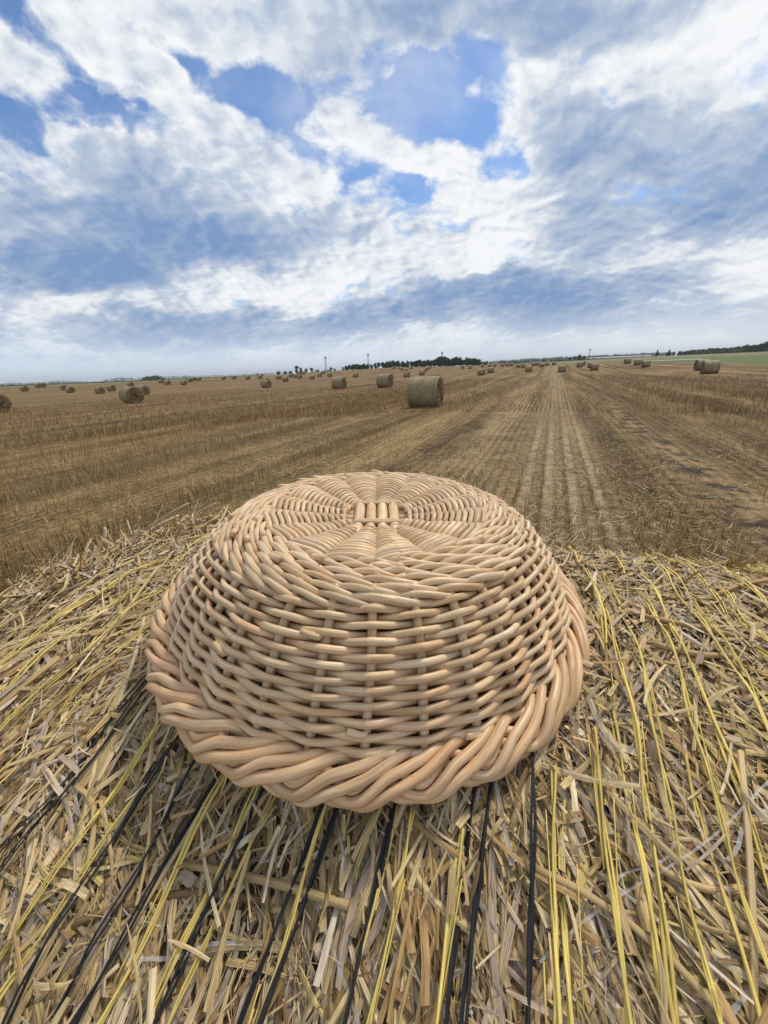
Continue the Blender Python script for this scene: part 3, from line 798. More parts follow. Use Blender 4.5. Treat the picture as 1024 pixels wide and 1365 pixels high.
# binding round the crossing
b = Build()
for q_ in range(3):
    s2 = .0235 + q_ * .0034; n = 160; t_ = np.arange(n) / n * 2 * PI
    c_, s_ = np.cos(t_), np.sin(t_); p_ = 5
    rr = s2 * (np.abs(c_) ** p_ + np.abs(s_) ** p_) ** (-1 / p_)
    z = .0800 + .0058 * np.sign(np.abs(s_) - np.abs(c_)) * ss(0, .25, np.abs(np.abs(s_) - np.abs(c_)))
    if q_ == 2: z = .0800 - .0035 * np.sign(np.abs(s_) - np.abs(c_)) * ss(0, .25, np.abs(np.abs(s_) - np.abs(c_)))
    b.tube(np.stack([rr * c_ * 1.05 + .002, rr * s_ * .95, z], -1), .0017, 7, wcol(n) * .97, closed=True)
# pairing over 16 spokes
RW = 13
for r_ in range(RW):
    R0 = .0335 + (.1035 - .0335) * (r_ + .0) / (RW - 1)
    n = 16 * 14; a = np.arange(n) / 14.
    A = A0 + (a + .5) * 2 * PI / 16
    ph_ = (a % 1); poly = np.cos(PI / 16) / np.cos((ph_ - .5) * 2 * PI / 16)
    poly = lerp(1, poly / ((1 + np.cos(PI / 16)) / 2), .9)
    rod = lerp(.0022, .0028, r_ / RW)
    for s_ in range(2):
        v = np.cos(PI * (a + s_ + r_ * 0))
        v = np.sign(v) * np.abs(v) ** .7
        spk = lerp(.0030, .0030, 0)
        R = R0 * poly + .0012 * (1 if s_ else -1) * np.sin(PI * a) 
        z = .0785 + .0075 * ss(.03, .11, R0) + v * (spk + rod * .9) + .0004 * np.sin(a * 3 + r_)
        b.tube(cyl(R, A, z) + np.array([.002 * (1 - R0 / .1085), 0, 0]), rod * (1 + .12 * np.sin(a * 1.3 + r_ * 2 + s_)), 8, wcol(n) * random.uniform(.92, 1.05), closed=True)
b.make('base_weave', WILLOW, basket)
# border plait: pairs of rods come down from under the plait to the foot, fold, and climb back over the next pairs
CC = np.array([-3., 0, 5, 10, 15, 20, 26, 32, 37]) / 1000 * .93
CR = np.array([.1985, .2005, .2030, .2032, .2005, .1962, .1905, .1848, .1812])
CH = np.array([-.0105, -.0080, -.0045, .0005, .0052, .0092, .0128, .0140, .0110])
def cross_sec(c, depth):
    R = np.interp(c, CC, CR); h = np.interp(c, CC, CH)
    dR = np.interp(c + .003, CC, CR) - np.interp(c - .003, CC, CR); dh = np.interp(c + .003, CC, CH) - np.interp(c - .003, CC, CH)
    L = np.hypot(dR, dh) + 1e-9
    return R + depth * dh / L, h - depth * dR / L
def smooth(y, n):
    y = y.copy()
    for _ in range(n): y[1:-1] = .25 * y[:-2] + .5 * y[1:-1] + .25 * y[2:]
    return y
fill_rods = []
for i_ in range(NS):
    jj = random.gauss(0, .05)
    for q_ in range(3):
        b = Build(); t_ = np.linspace(-.25, (2.85, 2.45, 1.35)[q_], 66)
        te = (2.85, 2.45, 2.2)[q_]
        o_ = .0060 * q_
        c = np.interp(t_, [-.25, 0, .80, .90, 1.35, 2.0, te - .25, te], [.020 + o_, .0160 + o_, .0002 + o_, .0010 + o_, .0110 + o_, .0172 + o_ * .9, .0262, .0290])
        dep = np.interp(t_, [-.25, .15, .38, .55, .8, 1.0, 1.5, te - .6, te - .25, te], [-.0060, -.0050, -.0028, -.0004, .0002, .0018, .0024, .0010, -.0010, -.0070])
        if q_ == 2: dep = np.minimum(dep, np.interp(t_, [.8, 1.35], [-.001, -.0050]))
        c = smooth(c, 3); dep = smooth(dep, 3)
        R, h = cross_sec(c, dep + random.gauss(0, .0004)); R = smooth(R, 4); h = smooth(h, 4)
        rad_ = np.interp(t_, [-.25, .8, 1.3, 2.7, 3.35], [.0028, .0030, .0032, .0033, .0028]) * random.uniform(.93, 1.1)
        c0 = WPAL[random.randrange(6)] * np.array([1.0, .93, .88]) * random.uniform(.86, 1.02)
        b.tube(cyl(R, A0 + (t_ + i_ + jj + .03 * q_) * PIT, h), rad_, 9, np.tile(c0, (66, 1)))
        if q_ < 2: b.make('border_rod', WILLOW, basket)
        else: fill_rods.append(b)

bb = Build()
for b in fill_rods:
    for V_, F4_, F3_, C_, G_ in zip(b.V, b.F4, b.F3, b.C, b.G): bb.add(V_, F4_, F3_, C_, G_)
bb.make('border_lining', WILLOW, basket)

# ------------------------------------------------------------------ field bales
BALES = [(-24.7, 25.9), (-80.1, 92.3), (-93.5, 112.5), (-94.4, 115.0), (-75.1, 97.3), (-60.7, 80.1), (-48.9, 71.3), (-54.7, 83.3), (-18.3, 29.9), (-31.8, 54.7), (-67.2, 110.6), (-68.9, 129.6), (-58.6, 113.4), (-52.1, 109.2), (-61.5, 133.5), (-65.1, 144.4), (-63.1, 144.0), (-55.0, 145.5), (-51.3, 145.6), (-44.0, 137.9), (-41.3, 142.7), (-17.7, 64.0), (-27.6, 99.8), (-30.6, 125.4), (-23.3, 102.1), (-30.4, 142.6), (-27.0, 134.4), (-24.0, 124.9), (-18.1, 111.6), (-19.2, 133.9), (-22.0, 163.9), (-15.4, 129.8), (-33.6, 174.6), (-31.1, 170.7), (-6.2, 111.6), (-4.0, 41.2), (0.6, 38.6), (1.7, 66.4), (9.3, 162.1), (9.8, 179.2), (9.4, 136.8), (6.4, 91.7), (14.2, 174.5), (11.2, 104.6), (13.6, 122.9), (18.2, 152.6), (21.5, 171.0), (7.1, 184.8), (1.9, 16.3), (32.4, 156.7), (33.1, 147.2), (19.6, 77.4), (25.6, 92.7), (40.6, 158.8), (43.0, 157.7), (44.7, 156.9), (47.1, 154.8), (49.0, 154.7), (50.7, 155.0), (30.2, 81.7), (43.9, 123.6), (43.6, 127.3), (51.6, 135.8), (53.2, 137.1), (46.8, 116.7), (53.3, 128.8), (55.7, 129.3), (30.8, 68.2), (46.4, 93.8), (57.1, 113.7), (43.9, 84.0), (36.7, 69.0), (59.3, 97.1), (53.5, 84.1), (48.4, 73.6), (37.7, 47.3), (31.5, 38.5)]
def mat_wrap():
    m, t, bs = material('net_wrapped_straw')
    p = t.node('ShaderNodeTexCoord').outputs['Object']
    x, y, z = t.sep(p)
    n = t.noise(t.v('MULTIPLY', p, (40, 9, 9)), 1.0, 5, 0.7)
    n2 = t.noise(t.v('MULTIPLY', p, (3, 1.2, 1.2)), 1.0, 3, 0.6)
    rings = t.noise(t.xyz(t.m('MULTIPLY', x, 14), 0, 0), 1.0, 3, 0.6)
    v = t.m('ADD', t.m('MULTIPLY', n, .75), t.m('ADD', t.m('MULTIPLY', n2, .3), t.m('MULTIPLY', rings, .25)))
    col = t.ramp(v, [(0.42, (0.085, 0.06, 0.028)), (0.58, (0.21, 0.155, 0.075)), (0.70, (0.32, 0.25, 0.135)), (0.85, (0.46, 0.39, 0.25))])
    edge = t.rng(t.m('ABSOLUTE', t.m('SUBTRACT', t.m('ABSOLUTE', x), .50)), .015, .035, .5, 0)
    col = t.mix(edge, col, (0.10, 0.075, 0.05, 1))
    t.put(bs.inputs['Base Color'], col); bs.inputs['Roughness'].default_value = .7
    bump(t, bs, n, .8, .03)
    return m
def mat_end():
    m, t, bs = material('cut_straw_end')
    p = t.node('ShaderNodeTexCoord').outputs['Object']
    x, y, z = t.sep(p)
    zz_ = t.m('SUBTRACT', z, .6)
    r = t.m('SQRT', t.m('ADD', t.m('MULTIPLY', y, y), t.m('MULTIPLY', zz_, zz_)))
    n = t.noise(t.v('MULTIPLY', p, (20, 20, 20)), 1.0, 5, .7, .6)
    rg = t.noise(t.xyz(t.m('MULTIPLY', r, 22), t.m('MULTIPLY', t.m('ARCTAN2', y, zz_), 1.2), 0), 1.0, 3, .6)
    col = t.ramp(t.m('ADD', t.m('MULTIPLY', n, .6), t.m('MULTIPLY', rg, .4)), [(0.36, (0.055, 0.036, 0.016)), (0.5, (0.17, 0.115, 0.052)), (0.62, (0.30, 0.215, 0.105)), (0.8, (0.42, 0.33, 0.19))])
    t.put(bs.inputs['Base Color'], col); bs.inputs['Roughness'].default_value = .85
    bump(t, bs, n, 1, .05)
    return m
WRAP, END = mat_wrap(), mat_end()
def make_field_bale(seed, w=1.2, r=.625, tufts=500):
    root = empty('round_straw_bale', (0, 0, 0))
    nx, na = 25, 72
    xs = np.linspace(-w / 2, w / 2, nx); th = np.arange(na) * 2 * PI / na
    X = np.repeat(xs, na); A = np.tile(th, nx)
    edge = 1 - .035 * np.clip((np.abs(X) - (w / 2 - .08)) / .08, 0, 1) ** 2
    R = r * edge * (1 + .012 * np.array([mn.noise(Vector((a * 3, math.cos(b) * 2, math.sin(b) * 2 + seed))) for a, b in zip(X, A)]) * 1.5)
    Y = R * np.sin(A) * 1.01; Z = R * np.cos(A) * .985
    Z = np.maximum(Z, -r * .95) + r * .945
    V = np.stack([X, Y, Z], -1)
    i = np.arange(nx - 1)[:, None]; j = np.arange(na)[None]; j2 = (j + 1) % na
    F = np.stack([i * na + j, i * na + j2, (i + 1) * na + j2, (i + 1) * na + j], -1).reshape(-1, 4)
    mesh_obj('net_wrapping', V, F, WRAP, root)
    for sgn, i0 in ((-1, 0), (1, nx - 1)):
        ring = V[i0 * na:(i0 + 1) * na]; c = ring.mean(0); VV = [c[None] + (sgn * .02, 0, 0)]
        for f in np.linspace(.12, 1, 8):
            q2 = c + (ring - c) * f
            if f < 1: q2 = q2 + np.stack([sgn * (.02 + .018 * np.random.default_rng(int(f * 99)).normal(size=na)), np.zeros(na), np.zeros(na)], -1)
            VV.append(q2)
        VV = np.concatenate(VV); a = np.arange(7)[:, None]; b_ = np.arange(na)[None]; b2 = (b_ + 1) % na
        F4 = np.stack([1 + a * na + b_, 1 + a * na + b2, 1 + (a + 1) * na + b2, 1 + (a + 1) * na + b_], -1).reshape(-1, 4)
        F3 = np.stack([0 * b_[0], 1 + b_[0], 1 + b2[0]], -1)
        if sgn > 0: F4 = F4[:, ::-1]; F3 = F3[:, ::-1]
        # straw bristling from the end face
        n = tufts; rr = np.sqrt(rng.random(n)) * r * .97; aa = rng.uniform(0, 2 * PI, n)
        P0 = np.stack([np.full(n, sgn * w / 2), rr * np.sin(aa), rr * np.cos(aa) + r * .945], -1)
        D = unit(np.stack([sgn * rng.uniform(.1, .6, n), rng.normal(0, 1, n), rng.normal(0, 1, n)], -1))
        sd_ = unit(np.cross(D, rng.normal(0, 1, (n, 3))))
        Vt, Ft, Ct = ribbons(P0, D, rng.uniform(.05, .14, n), rng.uniform(.004, .01, n), rng.normal(0, .01, (n, 3)), sd_, np.ones((n, 3)))
        Vt[:, 2] = np.maximum(Vt[:, 2], .01)
        mesh_obj('bale_end', np.concatenate([VV, Vt]), [np.concatenate([F4, Ft + len(VV)]), F3], END, root, smooth=False)
    return root
def copy_tree(o, parent=None):
    c = o.copy(); COL.objects.link(c)
    if parent is not None: c.parent = parent
    for ch in list(o.children):
        copy_tree(ch, c)
    return c
protos = [make_field_bale(1), make_field_bale(2.7), make_field_bale(5.1)]
BL = {
    0: 'brown round bale cut off by the left edge of the view', 1: 'small round bale far out near the left edge, short of the blue woods',
    4: 'farther small bale of the pair standing one behind the other at far left', 5: 'nearer small bale of the pair standing one behind the other at far left',
    6: 'left bale of two similar ones just left of the big left-hand bale', 7: 'right and slightly farther bale of two similar ones just left of the big left-hand bale',
    8: 'largest straw bale on the left side, pale wrap with shaggy brown end towards the right', 9: 'round bale half hidden right behind the largest left-hand bale',
    10: 'small bale in the distance above the largest left-hand bale', 11: 'left small distant bale of two a little right of the largest left-hand bale', 12: 'right nearer bale of two distant ones a little right of the largest left-hand bale',
    13: 'front bale of a short line of four distant bales left of centre', 19: 'single tiny bale standing alone left of the bale with another behind it',
    21: 'middle distance bale with a farther bale peeking out behind, left of centre', 22: 'farther bale peeking out behind another one left of centre',
    24: 'small bale right of the overlapping pair left of centre', 28: 'small bale standing alone below the distant white roof', 34: 'small lone bale between the two middle distance bales, farther back',
    35: 'squat middle distance bale with its end face showing, second left of the nearest field bale', 36: 'middle distance bale immediately left of the nearest field bale, another behind it',
    37: 'bale half hidden behind the one immediately left of the nearest field bale', 41: 'small bale above the left edge of the nearest field bale',
    43: 'front one of two small bales seen just above the nearest field bale', 44: 'rear one of two small bales seen just above the nearest field bale', 48: 'nearest large round bale in the open field behind the basket',
    51: 'larger of two bales side by side right of the nearest field bale', 52: 'smaller right one of two bales side by side right of the nearest field bale',
    59: 'squat bale left of the tractor track end', 67: 'round bale standing at the far end of the pale tractor track', 68: 'small pale bale between the track end and the overlapping pair',
    70: 'rear bale mostly hidden in the overlapping pair right of the tractor track', 71: 'front bale of the overlapping pair right of the tractor track',
    72: 'leftmost of three small bales close to the green meadow', 73: 'middle one of three small bales close to the green meadow', 74: 'rightmost and nearest of three small bales close to the green meadow',
    75: 'rear bale hidden behind the large right-hand bale', 76: 'large round bale on the right in front of the green meadow',
}
used = set()
for i_, (x, y) in enumerate(BALES):
    pi_ = 0 if i_ == 48 else i_ % 3
    root = protos[pi_] if pi_ not in used and i_ != 0 or (i_ == 48 and pi_ not in used) else copy_tree(protos[pi_])
    if root in protos: used.add(pi_)
    jit_ = math.radians(random.gauss(0, 5)) if i_ != 48 else 0
    root.location = (x, y, float(terr(x, y)) - .01)
    root.rotation_euler = (0, 0, -ROW + jit_ + (PI if random.random() < .5 else 0))
    sc_ = random.uniform(.96, 1.03) if i_ != 48 else 1.0
    root.scale = (sc_, sc_, sc_)
    if i_ in BL: lab = BL[i_]
    elif x < -80: lab = 'one of two tiny bales touching on the left below the blue woods'
    elif i_ in (14, 15, 16): lab = 'tiny bale in the short line of distant bales left of centre, behind its front one'
    elif x < -38: lab = 'tiny lone bale on the skyline of the field in the left part'
    elif x < -14: lab = 'tiny bale in the loose cluster before the tall single tree left of centre'
    elif x < 22: lab = 'tiny pale bale on the field crest in front of the dark treeline'
    elif x < 36: lab = 'tiny bale near the right end of the dark treeline'
    elif i_ in (53, 54, 55, 56, 57, 58): lab = 'very tiny bale in a line on the crest right of the dark treeline'
    else: lab = 'tiny far bale in the scattered line left and right of the track end'
    tag(root, lab, 'straw bale', 'round straw bales scattered over the stubble field')

# ------------------------------------------------------------------ trees, masts, buildings
def ray(px, py):
    d = fwd * FPX + rt * (px - 512) - up * (py - 682.5); return d.normalized()
def spot(px, top, R):
    """ground point in the direction of column px at distance R, and the height that reaches the sight line"""
    d = ray(px, top); kk = R / math.hypot(d.x, d.y)
    x, y = d.x * kk, d.y * kk
    z = float(terr(x, y)) - .12
    return x, y, z, EYE + d.z * kk - z
def mat_leaf(name, a, b):
    m, t, bs = material(name)
    c = attr(t, 'tint', True)
    p = t.node('ShaderNodeTexCoord').outputs['Object']
    oi = t.node('ShaderNodeObjectInfo').outputs['Random']
    col = t.mix(oi, (*a, 1), (*b, 1))
    col = t.mix(1.0, col, c, 'MULTIPLY')
    t.put(bs.inputs['Base Color'], col); bs.inputs['Roughness'].default_value = .8
    bs.inputs['Specular IOR Level'].default_value = .2
    return m
LEAF = mat_leaf('leaves', (.030, .052, .016), (.055, .085, .024))
PINE = mat_leaf('needles', (.018, .036, .014), (.032, .055, .020))
def mat_plain(name, c, r=.8):
    m, t, bs = material(name)
    p = t.node('ShaderNodeTexCoord').outputs['Object']
    n = t.noise(p, 1.2, 4, .6)
    t.put(bs.inputs['Base Color'], t.mix(t.rng(n, .3, .7), tuple(v * .85 for v in c) + (1,), tuple(min(1, v * 1.1) for v in c) + (1,)))
    bs.inputs['Roughness'].default_value = r
    return m
BARK = mat_plain('bark', (.09, .065, .045))
def tree_proto(kind, seed):
    """unit-height tree, crown width about .7"""
    r = np.random.default_rng(seed)
    root = empty('conifer_tree' if kind == 'conifer' else 'leafy_tree', (0, 0, 0))
    b = Build(); b.tube([(0, 0, -.02), (.005, 0, .2), (0, .005, .45), (0, 0, .85)], [.028, .02, .014, .004], 7)
    for q_ in range(7):
        a = r.uniform(0, 6.28); z = r.uniform(.2, .6); L = r.uniform(.12, .26)
        b.tube([(0, 0, z), (math.cos(a) * L * .6, math.sin(a) * L * .6, z + L * .4), (math.cos(a) * L, math.sin(a) * L, z + L * .8)], [.01, .006, .002], 5)
    b.make('trunk', BARK, root)
    n = 1500
    if kind == 'conifer':
        z = r.uniform(.1, 1, n) ** 1.0; w = .22 * (1 - z) ** .8 * (1 + .25 * np.sin(z * 60)) + .01
        a = r.uniform(0, 6.28, n); q2 = w * np.sqrt(r.uniform(.3, 1, n)); C = np.stack([q2 * np.cos(a), q2 * np.sin(a), z], -1); size = .06
    else:
        nb = 16; cs = np.stack([r.normal(0, .14, nb), r.normal(0, .14, nb), r.uniform(.25, .85, nb)], -1); rs = r.uniform(.10, .19, nb) * (1.1 - .5 * np.abs(cs[:, 2] - .5))
        kx = r.integers(0, nb, n); C = cs[kx] + unit(r.normal(size=(n, 3))) * rs[kx][:, None] * r.uniform(.55, 1.05, n)[:, None]; size = .065
        C[:, 2] = np.clip(C[:, 2], .1, 1.0)
    D = unit(r.normal(size=(n, 3))); sd_ = unit(np.cross(D, r.normal(size=(n, 3))))
    col = np.repeat(r.uniform(.6, 1.4, (n, 1)), 3, 1)
    L = r.uniform(.6, 1.4, n) * size
    V, F, Cc = ribbons(C - D * L[:, None] / 2, D, L, L * .9, np.zeros((n, 3)), sd_, col, segs=1)
    mesh_obj('crown', V, F, PINE if kind == 'conifer' else LEAF, root, smooth=False, col=Cc)
    return root
TP = {'leafy': [tree_proto('leafy', s_) for s_ in (1, 2, 3)], 'conifer': [tree_proto('conifer', s_) for s_ in (4, 5)]}
first = set()
def plant(px, top, R, kind, width, label, group, hmul=1.0):
    x, y, z, h = spot(px, top, R)
    h = max(h * hmul, 1.0)
    lst = TP[kind]; fresh = [p_ for p_ in lst if id(p_) not in first]; pr = fresh[0] if fresh else random.choice(lst)
    if id(pr) in first: t_ = copy_tree(pr)
    else: t_ = pr; first.add(id(pr))
    t_.location = (x, y, z - .1); t_.rotation_euler = (0, 0, random.uniform(0, 6.28))
    t_.scale = (h * width, h * width, h * 1.02)
    tag(t_, label, 'tree', group)
G1 = 'trees of the dark line beyond the field crest'
mid = [(457, 488.5), (461, 487), (465, 486), (470, 485), (475, 484.5), (480, 485.5), (485, 484), (490, 484.3), (495, 485), (500, 483.5), (505, 482.5), (510, 482), (515, 481.5), (520, 480.5), (525, 480), (531, 480), (537, 481), (543, 480.5), (549, 481), (555, 480), (560, 479), (565, 480), (570, 479), (575, 479.5), (580, 478), (584, 475.5), (588, 474), (592, 474.5), (596, 476.5), (599, 479), (604, 477.5), (607, 475), (611, 477), (614, 475.6), (618, 479), (622, 476), (626, 477), (630, 477), (634, 477), (638, 478.5), (643, 481.5), (648, 481.5), (655, 482)]
for i_, (px, tp) in enumerate(mid):
    if 583 < px < 597: lab = 'tree in the tallest dark clump of the treeline, at the foot of the third mast'
    elif 603 < px < 616: lab = 'dark tree in the rounded clump just right of the tallest clump'
    elif px >= 620 and px < 640: lab = 'dark tree at the right end of the tall treeline'
    elif px >= 640: lab = 'low tree trailing off right of the tall treeline'
    elif px < 500: lab = 'small dark tree at the low left end of the treeline, near the second mast'
    else: lab = 'dark tree of the even middle stretch above the nearest field bale'
    plant(px, tp, 262 + random.uniform(-8, 14), 'leafy', random.uniform(.75, 1.0), lab, G1)
for i_ in range(110):       # second rank closing the line
    px = random.uniform(462, 640); tp = np.interp(px, [m_[0] for m_ in mid], [m_[1] for m_ in mid]) + random.uniform(2.0, 4.0)
    plant(px, tp, 250 + random.uniform(-4, 6), 'leafy', random.uniform(.9, 1.3), 'low bushy tree filling the foot of the dark treeline', G1)
G2 = 'scattered trees left of the treeline'
for px, tp, kd, wd, lab in ((395, 486.8, 'leafy', .5, 'tall slim tree standing highest left of the treeline'), (401, 489.5, 'leafy', .8, 'round tree just right of the tall slim one'), (408, 491, 'leafy', .9, 'broad tree between the tall slim tree and the white roof'), (415, 489.7, 'leafy', .8, 'rounded tree nearest left of the white roof'), (424, 492.5, 'leafy', 1.1, 'low bush below the first mast, left side'), (441, 489, 'leafy', .8, 'small tree right of the first mast'), (446, 491, 'leafy', .9, 'low tree farther right of the first mast'), (371, 494.5, 'leafy', 1.2, 'low round tree at the left start of the hedge'), (380, 494.3, 'leafy', 1.3, 'hedge tree left of the tall slim tree'), (387, 494, 'leafy', 1.3, 'hedge tree touching the tall slim tree'), (350, 498.3, 'leafy', 1.4, 'low bush in the hedge farthest left')):
    plant(px, tp, 235, kd, wd, lab, G2)
G3 = 'trees above the green meadow on the right'
for px, tp, kd, wd, lab in ((773, 472.3, 'leafy', 1.0, 'dark round tree, biggest one left of the white sheds'), (779, 474, 'leafy', 1.0, 'dark tree close right of the biggest one by the sheds'), (767, 475, 'leafy', 1.0, 'dark tree close left of the biggest one by the sheds'), (760, 476, 'leafy', 1.2, 'low tree at the left of the dark group by the sheds'), (877, 466.5, 'conifer', 1.1, 'lone dark pointed tree where the sheds end'), (889, 470, 'leafy', .9, 'small round tree beside the pointed pair'), (893, 466, 'conifer', 1.2, 'broader pointed tree right of the lone dark one'), (899, 469, 'leafy', 1.0, 'small pale tree right of the pointed pair'), (905, 470, 'leafy', 1.2, 'round bush before the wood, left one'), (908, 467.5, 'leafy', 1.0, 'rounded tree starting the row of bushes'), (914, 468.5, 'leafy', 1.2, 'rounded tree in the row of bushes'), (920, 468, 'leafy', 1.3, 'light green rounded tree in the row of bushes'), (927, 469, 'leafy', 1.3, 'wide bush in the middle of the row'), (934, 469, 'leafy', 1.3, 'wide bush right of the middle of the row'), (942, 469, 'leafy', 1.3, 'last wide bush of the row'), (997, 458.5, 'leafy', .7, 'tall slim tree rising above the wood at the right'), (1008, 465, 'conifer', 1.0, 'small dark fir before the wood at the right'), (1004, 460.5, 'leafy', .9, 'tree between the tall slim one and the right edge'), (1011, 459, 'leafy', .8, 'tree near the right edge, lower one'), (1017, 457, 'leafy', .8, 'tree near the right edge, taller one'), (1023, 455, 'leafy', .9, 'tree cut by the right edge of the view'), (965, 471, 'leafy', 1.2, 'small bush on the meadow below the wood, left one'), (972, 470, 'leafy', 1.2, 'small bush on the meadow below the wood, right one')):
    plant(px, tp, 395, kd, wd, lab, G3)
# far woods: reads as one mass
def far_wood(name, pts, R, depth, label, n=2600, size=1.0):
    V = []; F = []; C = []; o_ = 0
    xs = [p[0] for p in pts]; ys = [p[1] for p in pts]
    px = np.random.default_rng(int(R)).uniform(xs[0], xs[-1], n)
    r = np.random.default_rng(int(R) + 1)
    P0 = np.zeros((n, 3)); Hs = np.zeros(n)
    crown = np.random.default_rng(5).uniform(-1.0, .6, 400)
    for i, p_ in enumerate(px):
        top = np.interp(p_, xs, ys) + .8 * crown[int(p_ / 2.2) % 400]
        rr = R + r.uniform(0, depth)
        x, y, z, h = spot(float(p_), float(top), rr)
        P0[i] = (x, y, z + r.uniform(0, 1) * max(h, .5) * .97); Hs[i] = max(h, 1)
    sz = Hs * .22 * size
    D = unit(r.normal(size=(n, 3))); sd_ = unit(np.cross(D, r.normal(size=(n, 3)))); L = r.uniform(.6, 1.3, n) * sz
    P0 -= D * L[:, None] / 2
    V, F, C = ribbons(P0, D, L, L, np.zeros((n, 3)), sd_, np.repeat(r.uniform(.7, 1.3, (n, 1)), 3, 1), segs=1)
    tag(mesh_obj(name, V, F, LEAF, smooth=False, col=C), label, 'wood', kind='stuff')
far_wood('far_wood', [(-20, 512), (20, 510.5), (50, 510), (75, 507.8), (100, 508.2), (125, 508.5), (150, 505), (160, 503), (175, 504), (182, 504.5), (200, 502.2), (225, 502), (250, 501), (300, 500), (345, 497.5), (390, 495.5)], 1400, 300, 'bluish wooded rise far off on the left horizon', 6000)
far_wood('far_wood', [(186, 506), (192, 503.5), (200, 501.3), (210, 500.8), (216, 503), (220, 505.5)], 520, 40, 'small dark green copse on the left skyline', 900, 1.2)
far_wood('far_wood', [(0, 513.5), (60, 511.8), (120, 509.5), (170, 507.5), (240, 504.5), (300, 503), (350, 499)], 330, 30, 'low green hedge along the far side of the field on the left', 3500, 1.6)
far_wood('far_wood', [(636, 482.5), (680, 480.5), (700, 478.5), (730, 477), (760, 475.5), (800, 474), (830, 472.5), (870, 470.5), (900, 470)], 1300, 300, 'grey-green belt of woods on the horizon behind the sheds', 6000)
far_wood('far_wood', [(905, 469), (925, 466.8), (950, 465), (975, 463.8), (1000, 461), (1030, 458), (1060, 457)], 520, 60, 'dark wood on the slope behind the meadow at right', 5000)
far_wood('far_wood', [(640, 483.5), (700, 481), (760, 478.5), (800, 477.8), (860, 475.5)], 420, 30, 'green hedge in front of the sheds right of centre', 3000, 1.4)
# sheds and houses
WHITE = mat_plain('white_sheet', (.42, .44, .46), .5); GREYR = mat_plain('grey_roof', (.30, .33, .37), .6); REDR = mat_plain('red_roof', (.30, .13, .09), .7); CREAM = mat_plain('cream_wall', (.55, .50, .42), .8)
DARKW = mat_plain('dark_window', (.04, .05, .06), .3)
def box(b, x0, x1, y0, y1, z0, z1):
    V = [(x0, y0, z0), (x1, y0, z0), (x1, y1, z0), (x0, y1, z0), (x0, y0, z1), (x1, y0, z1), (x1, y1, z1), (x0, y1, z1)]
    b.add(V, [(0, 3, 2, 1), (4, 5, 6, 7), (0, 1, 5, 4), (1, 2, 6, 5), (2, 3, 7, 6), (3, 0, 4, 7)])
def shed(name, px, top, R, wpx, wall, roof, label, cat, group, wf=.62):
    x, y, z, h = spot(px, top, R); w = wpx * R / 545; h = max(h, 2.0); dp_ = w * .4
    o = empty(name, (x, y, z), -math.atan2(x, y)); h = h * .62; hw = h * wf
    b = Build(); box(b, -w / 2, w / 2, 0, dp_, -.5, hw); b.make('wall', wall, o, False)
    b = Build(); q2 = w / 2 + .3
    b.add([(-q2, -.3, hw), (q2, -.3, hw), (q2, dp_ + .3, hw), (-q2, dp_ + .3, hw), (-q2, dp_ / 2, h), (q2, dp_ / 2, h)], [(0, 1, 5, 4), (3, 4, 5, 2), (0, 3, 2, 1)], [(0, 4, 3), (1, 2, 5)])
    b.make('roof', roof, o, False)
    nwin = 4
    for q_ in range(nwin):
        b = Build(); cx_ = (q_ + .5) / nwin * w - w / 2; box(b, cx_ - w * .04, cx_ + w * .04, -.06, .02, hw * .35, hw * .7); b.make('window', DARKW, o, False)
    tag(o, label, cat, group)
GS = 'industrial sheds on the right horizon'
for px, tp, wp, lab in ((702, 480.5, 8, 'small white shed, leftmost on the right horizon'), (716, 480, 10, 'low white shed second from the left on the right horizon'), (731, 479, 9, 'white shed left of the dark round trees'), (793, 474.5, 14, 'white shed nearest right of the dark round trees'), (808, 473.8, 16, 'long pale shed in the middle of the group'), (824, 473.2, 13, 'grey-white shed right of the long pale one'), (842, 472.6, 16, 'long white shed fourth after the trees'), (858, 472, 14, 'pale shed just left of the pointed trees')):
    shed('industrial_shed', px, tp, 640, wp, WHITE, GREYR, lab, 'shed', GS)
GH = 'houses at the right end of the treeline'
for px, tp, wp, lab in ((653, 480.6, 4, 'small cream house nearest the dark treeline'), (658, 480.2, 5, 'cream house with red roof in the middle of the little row'), (663, 480.4, 4, 'small cream house at the right end of the row')):
    shed('house', px, tp, 330, wp, CREAM, REDR, lab, 'house', GH)
shed('farm_building', 421.5, 490.5, 300, 5, WHITE, GREYR, 'white farm building between rounded tree and first mast', 'building', None)
shed('farm_building', 436, 490.5, 300, 9, WHITE, GREYR, 'long white farm roof right of the first mast', 'building', None)
shed('farm_building', 175, 507.2, 600, 5, WHITE, GREYR, 'tiny white building on the left horizon beside the dark copse', 'building', None)
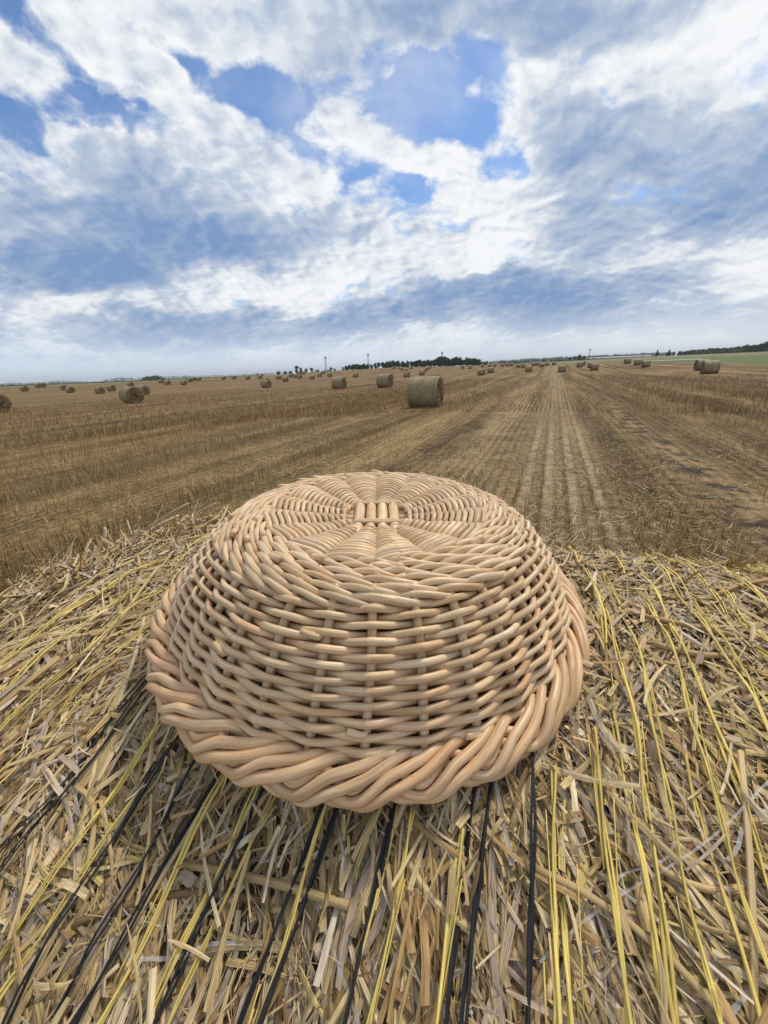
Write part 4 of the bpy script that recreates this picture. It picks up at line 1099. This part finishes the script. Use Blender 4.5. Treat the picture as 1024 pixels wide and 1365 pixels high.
# masts
STEEL = mat_plain('galvanised_steel', (.17, .18, .19), .5)
def mast(px, top, R, label):
    x, y, z, h = spot(px, top, R)
    o = empty('radio_mast', (x, y, z)); b = Build(); w = .9
    for a in range(3):
        ca, sa = math.cos(a * 2.094), math.sin(a * 2.094)
        b.tube([(ca * w, sa * w, 0), (ca * w * .4, sa * w * .4, h)], .14, 5)
    nb = 16
    for q_ in range(nb):
        f0, f1 = q_ / nb, (q_ + 1) / nb; w0, w1 = w * (1 - .6 * f0), w * (1 - .6 * f1)
        for a in range(3):
            b.tube([(math.cos(a * 2.094) * w0, math.sin(a * 2.094) * w0, f0 * h), (math.cos((a + 1) * 2.094) * w1, math.sin((a + 1) * 2.094) * w1, f1 * h)], .06, 4)
    b.make('lattice', STEEL, o, False)
    b = Build()
    for a in range(3):
        ca, sa = math.cos(a * 2.094), math.sin(a * 2.094)
        b.tube([(ca * .8, sa * .8, h * .82), (ca * .8, sa * .8, h * .95)], .32, 6)
    b.tube([(0, 0, h), (0, 0, h * 1.04)], .08, 5)
    b.make('antenna', STEEL, o, False)
    tag(o, label, 'mast', 'radio masts on the horizon')
mast(433.3, 475, 420, 'thin grey lattice mast, leftmost, above the white farm roof')
mast(490.3, 471, 430, 'thin grey lattice mast above the left part of the treeline')
mast(589.3, 468.5, 420, 'thin lattice mast rising from the tallest clump of trees')
mast(787, 464.5, 700, 'faint far mast by the white sheds, rightmost one')
# pale strip on the meadow
def strip(pxs, y0, y1, name, mat):
    V = []
    for p_ in pxs:
        for yy in (y0, y1):
            R = yy; d = ray(p_, 480); kk = R / math.hypot(d.x, d.y); x, y = d.x * kk, d.y * kk
            V.append((x, y, float(terr(x, y)) - .04))
    V = np.array(V); n = len(pxs); i = np.arange(n - 1)[:, None] * 2
    tag(mesh_obj(name, V, np.concatenate([i, i + 2, i + 3, i + 1], 1), mat), kind='structure')
strip(np.linspace(868, 932, 12), 150, 168, 'path', mat_plain('pale_path', (.36, .34, .30)))

# ------------------------------------------------------------------ air
hm = bpy.data.materials.new('hazy_air'); hm.use_nodes = True
hn = hm.node_tree; hn.nodes.clear()
pv = hn.nodes.new('ShaderNodeVolumePrincipled'); pv.inputs['Color'].default_value = (.86, .92, 1.0, 1); pv.inputs['Density'].default_value = 0.00020
hn.links.new(pv.outputs[0], hn.nodes.new('ShaderNodeOutputMaterial').inputs['Volume'])
b = Build(); box(b, -9500, 9500, -9500, 9500, -3, 70)
tag(b.make('haze', hm, None, False), kind='stuff')
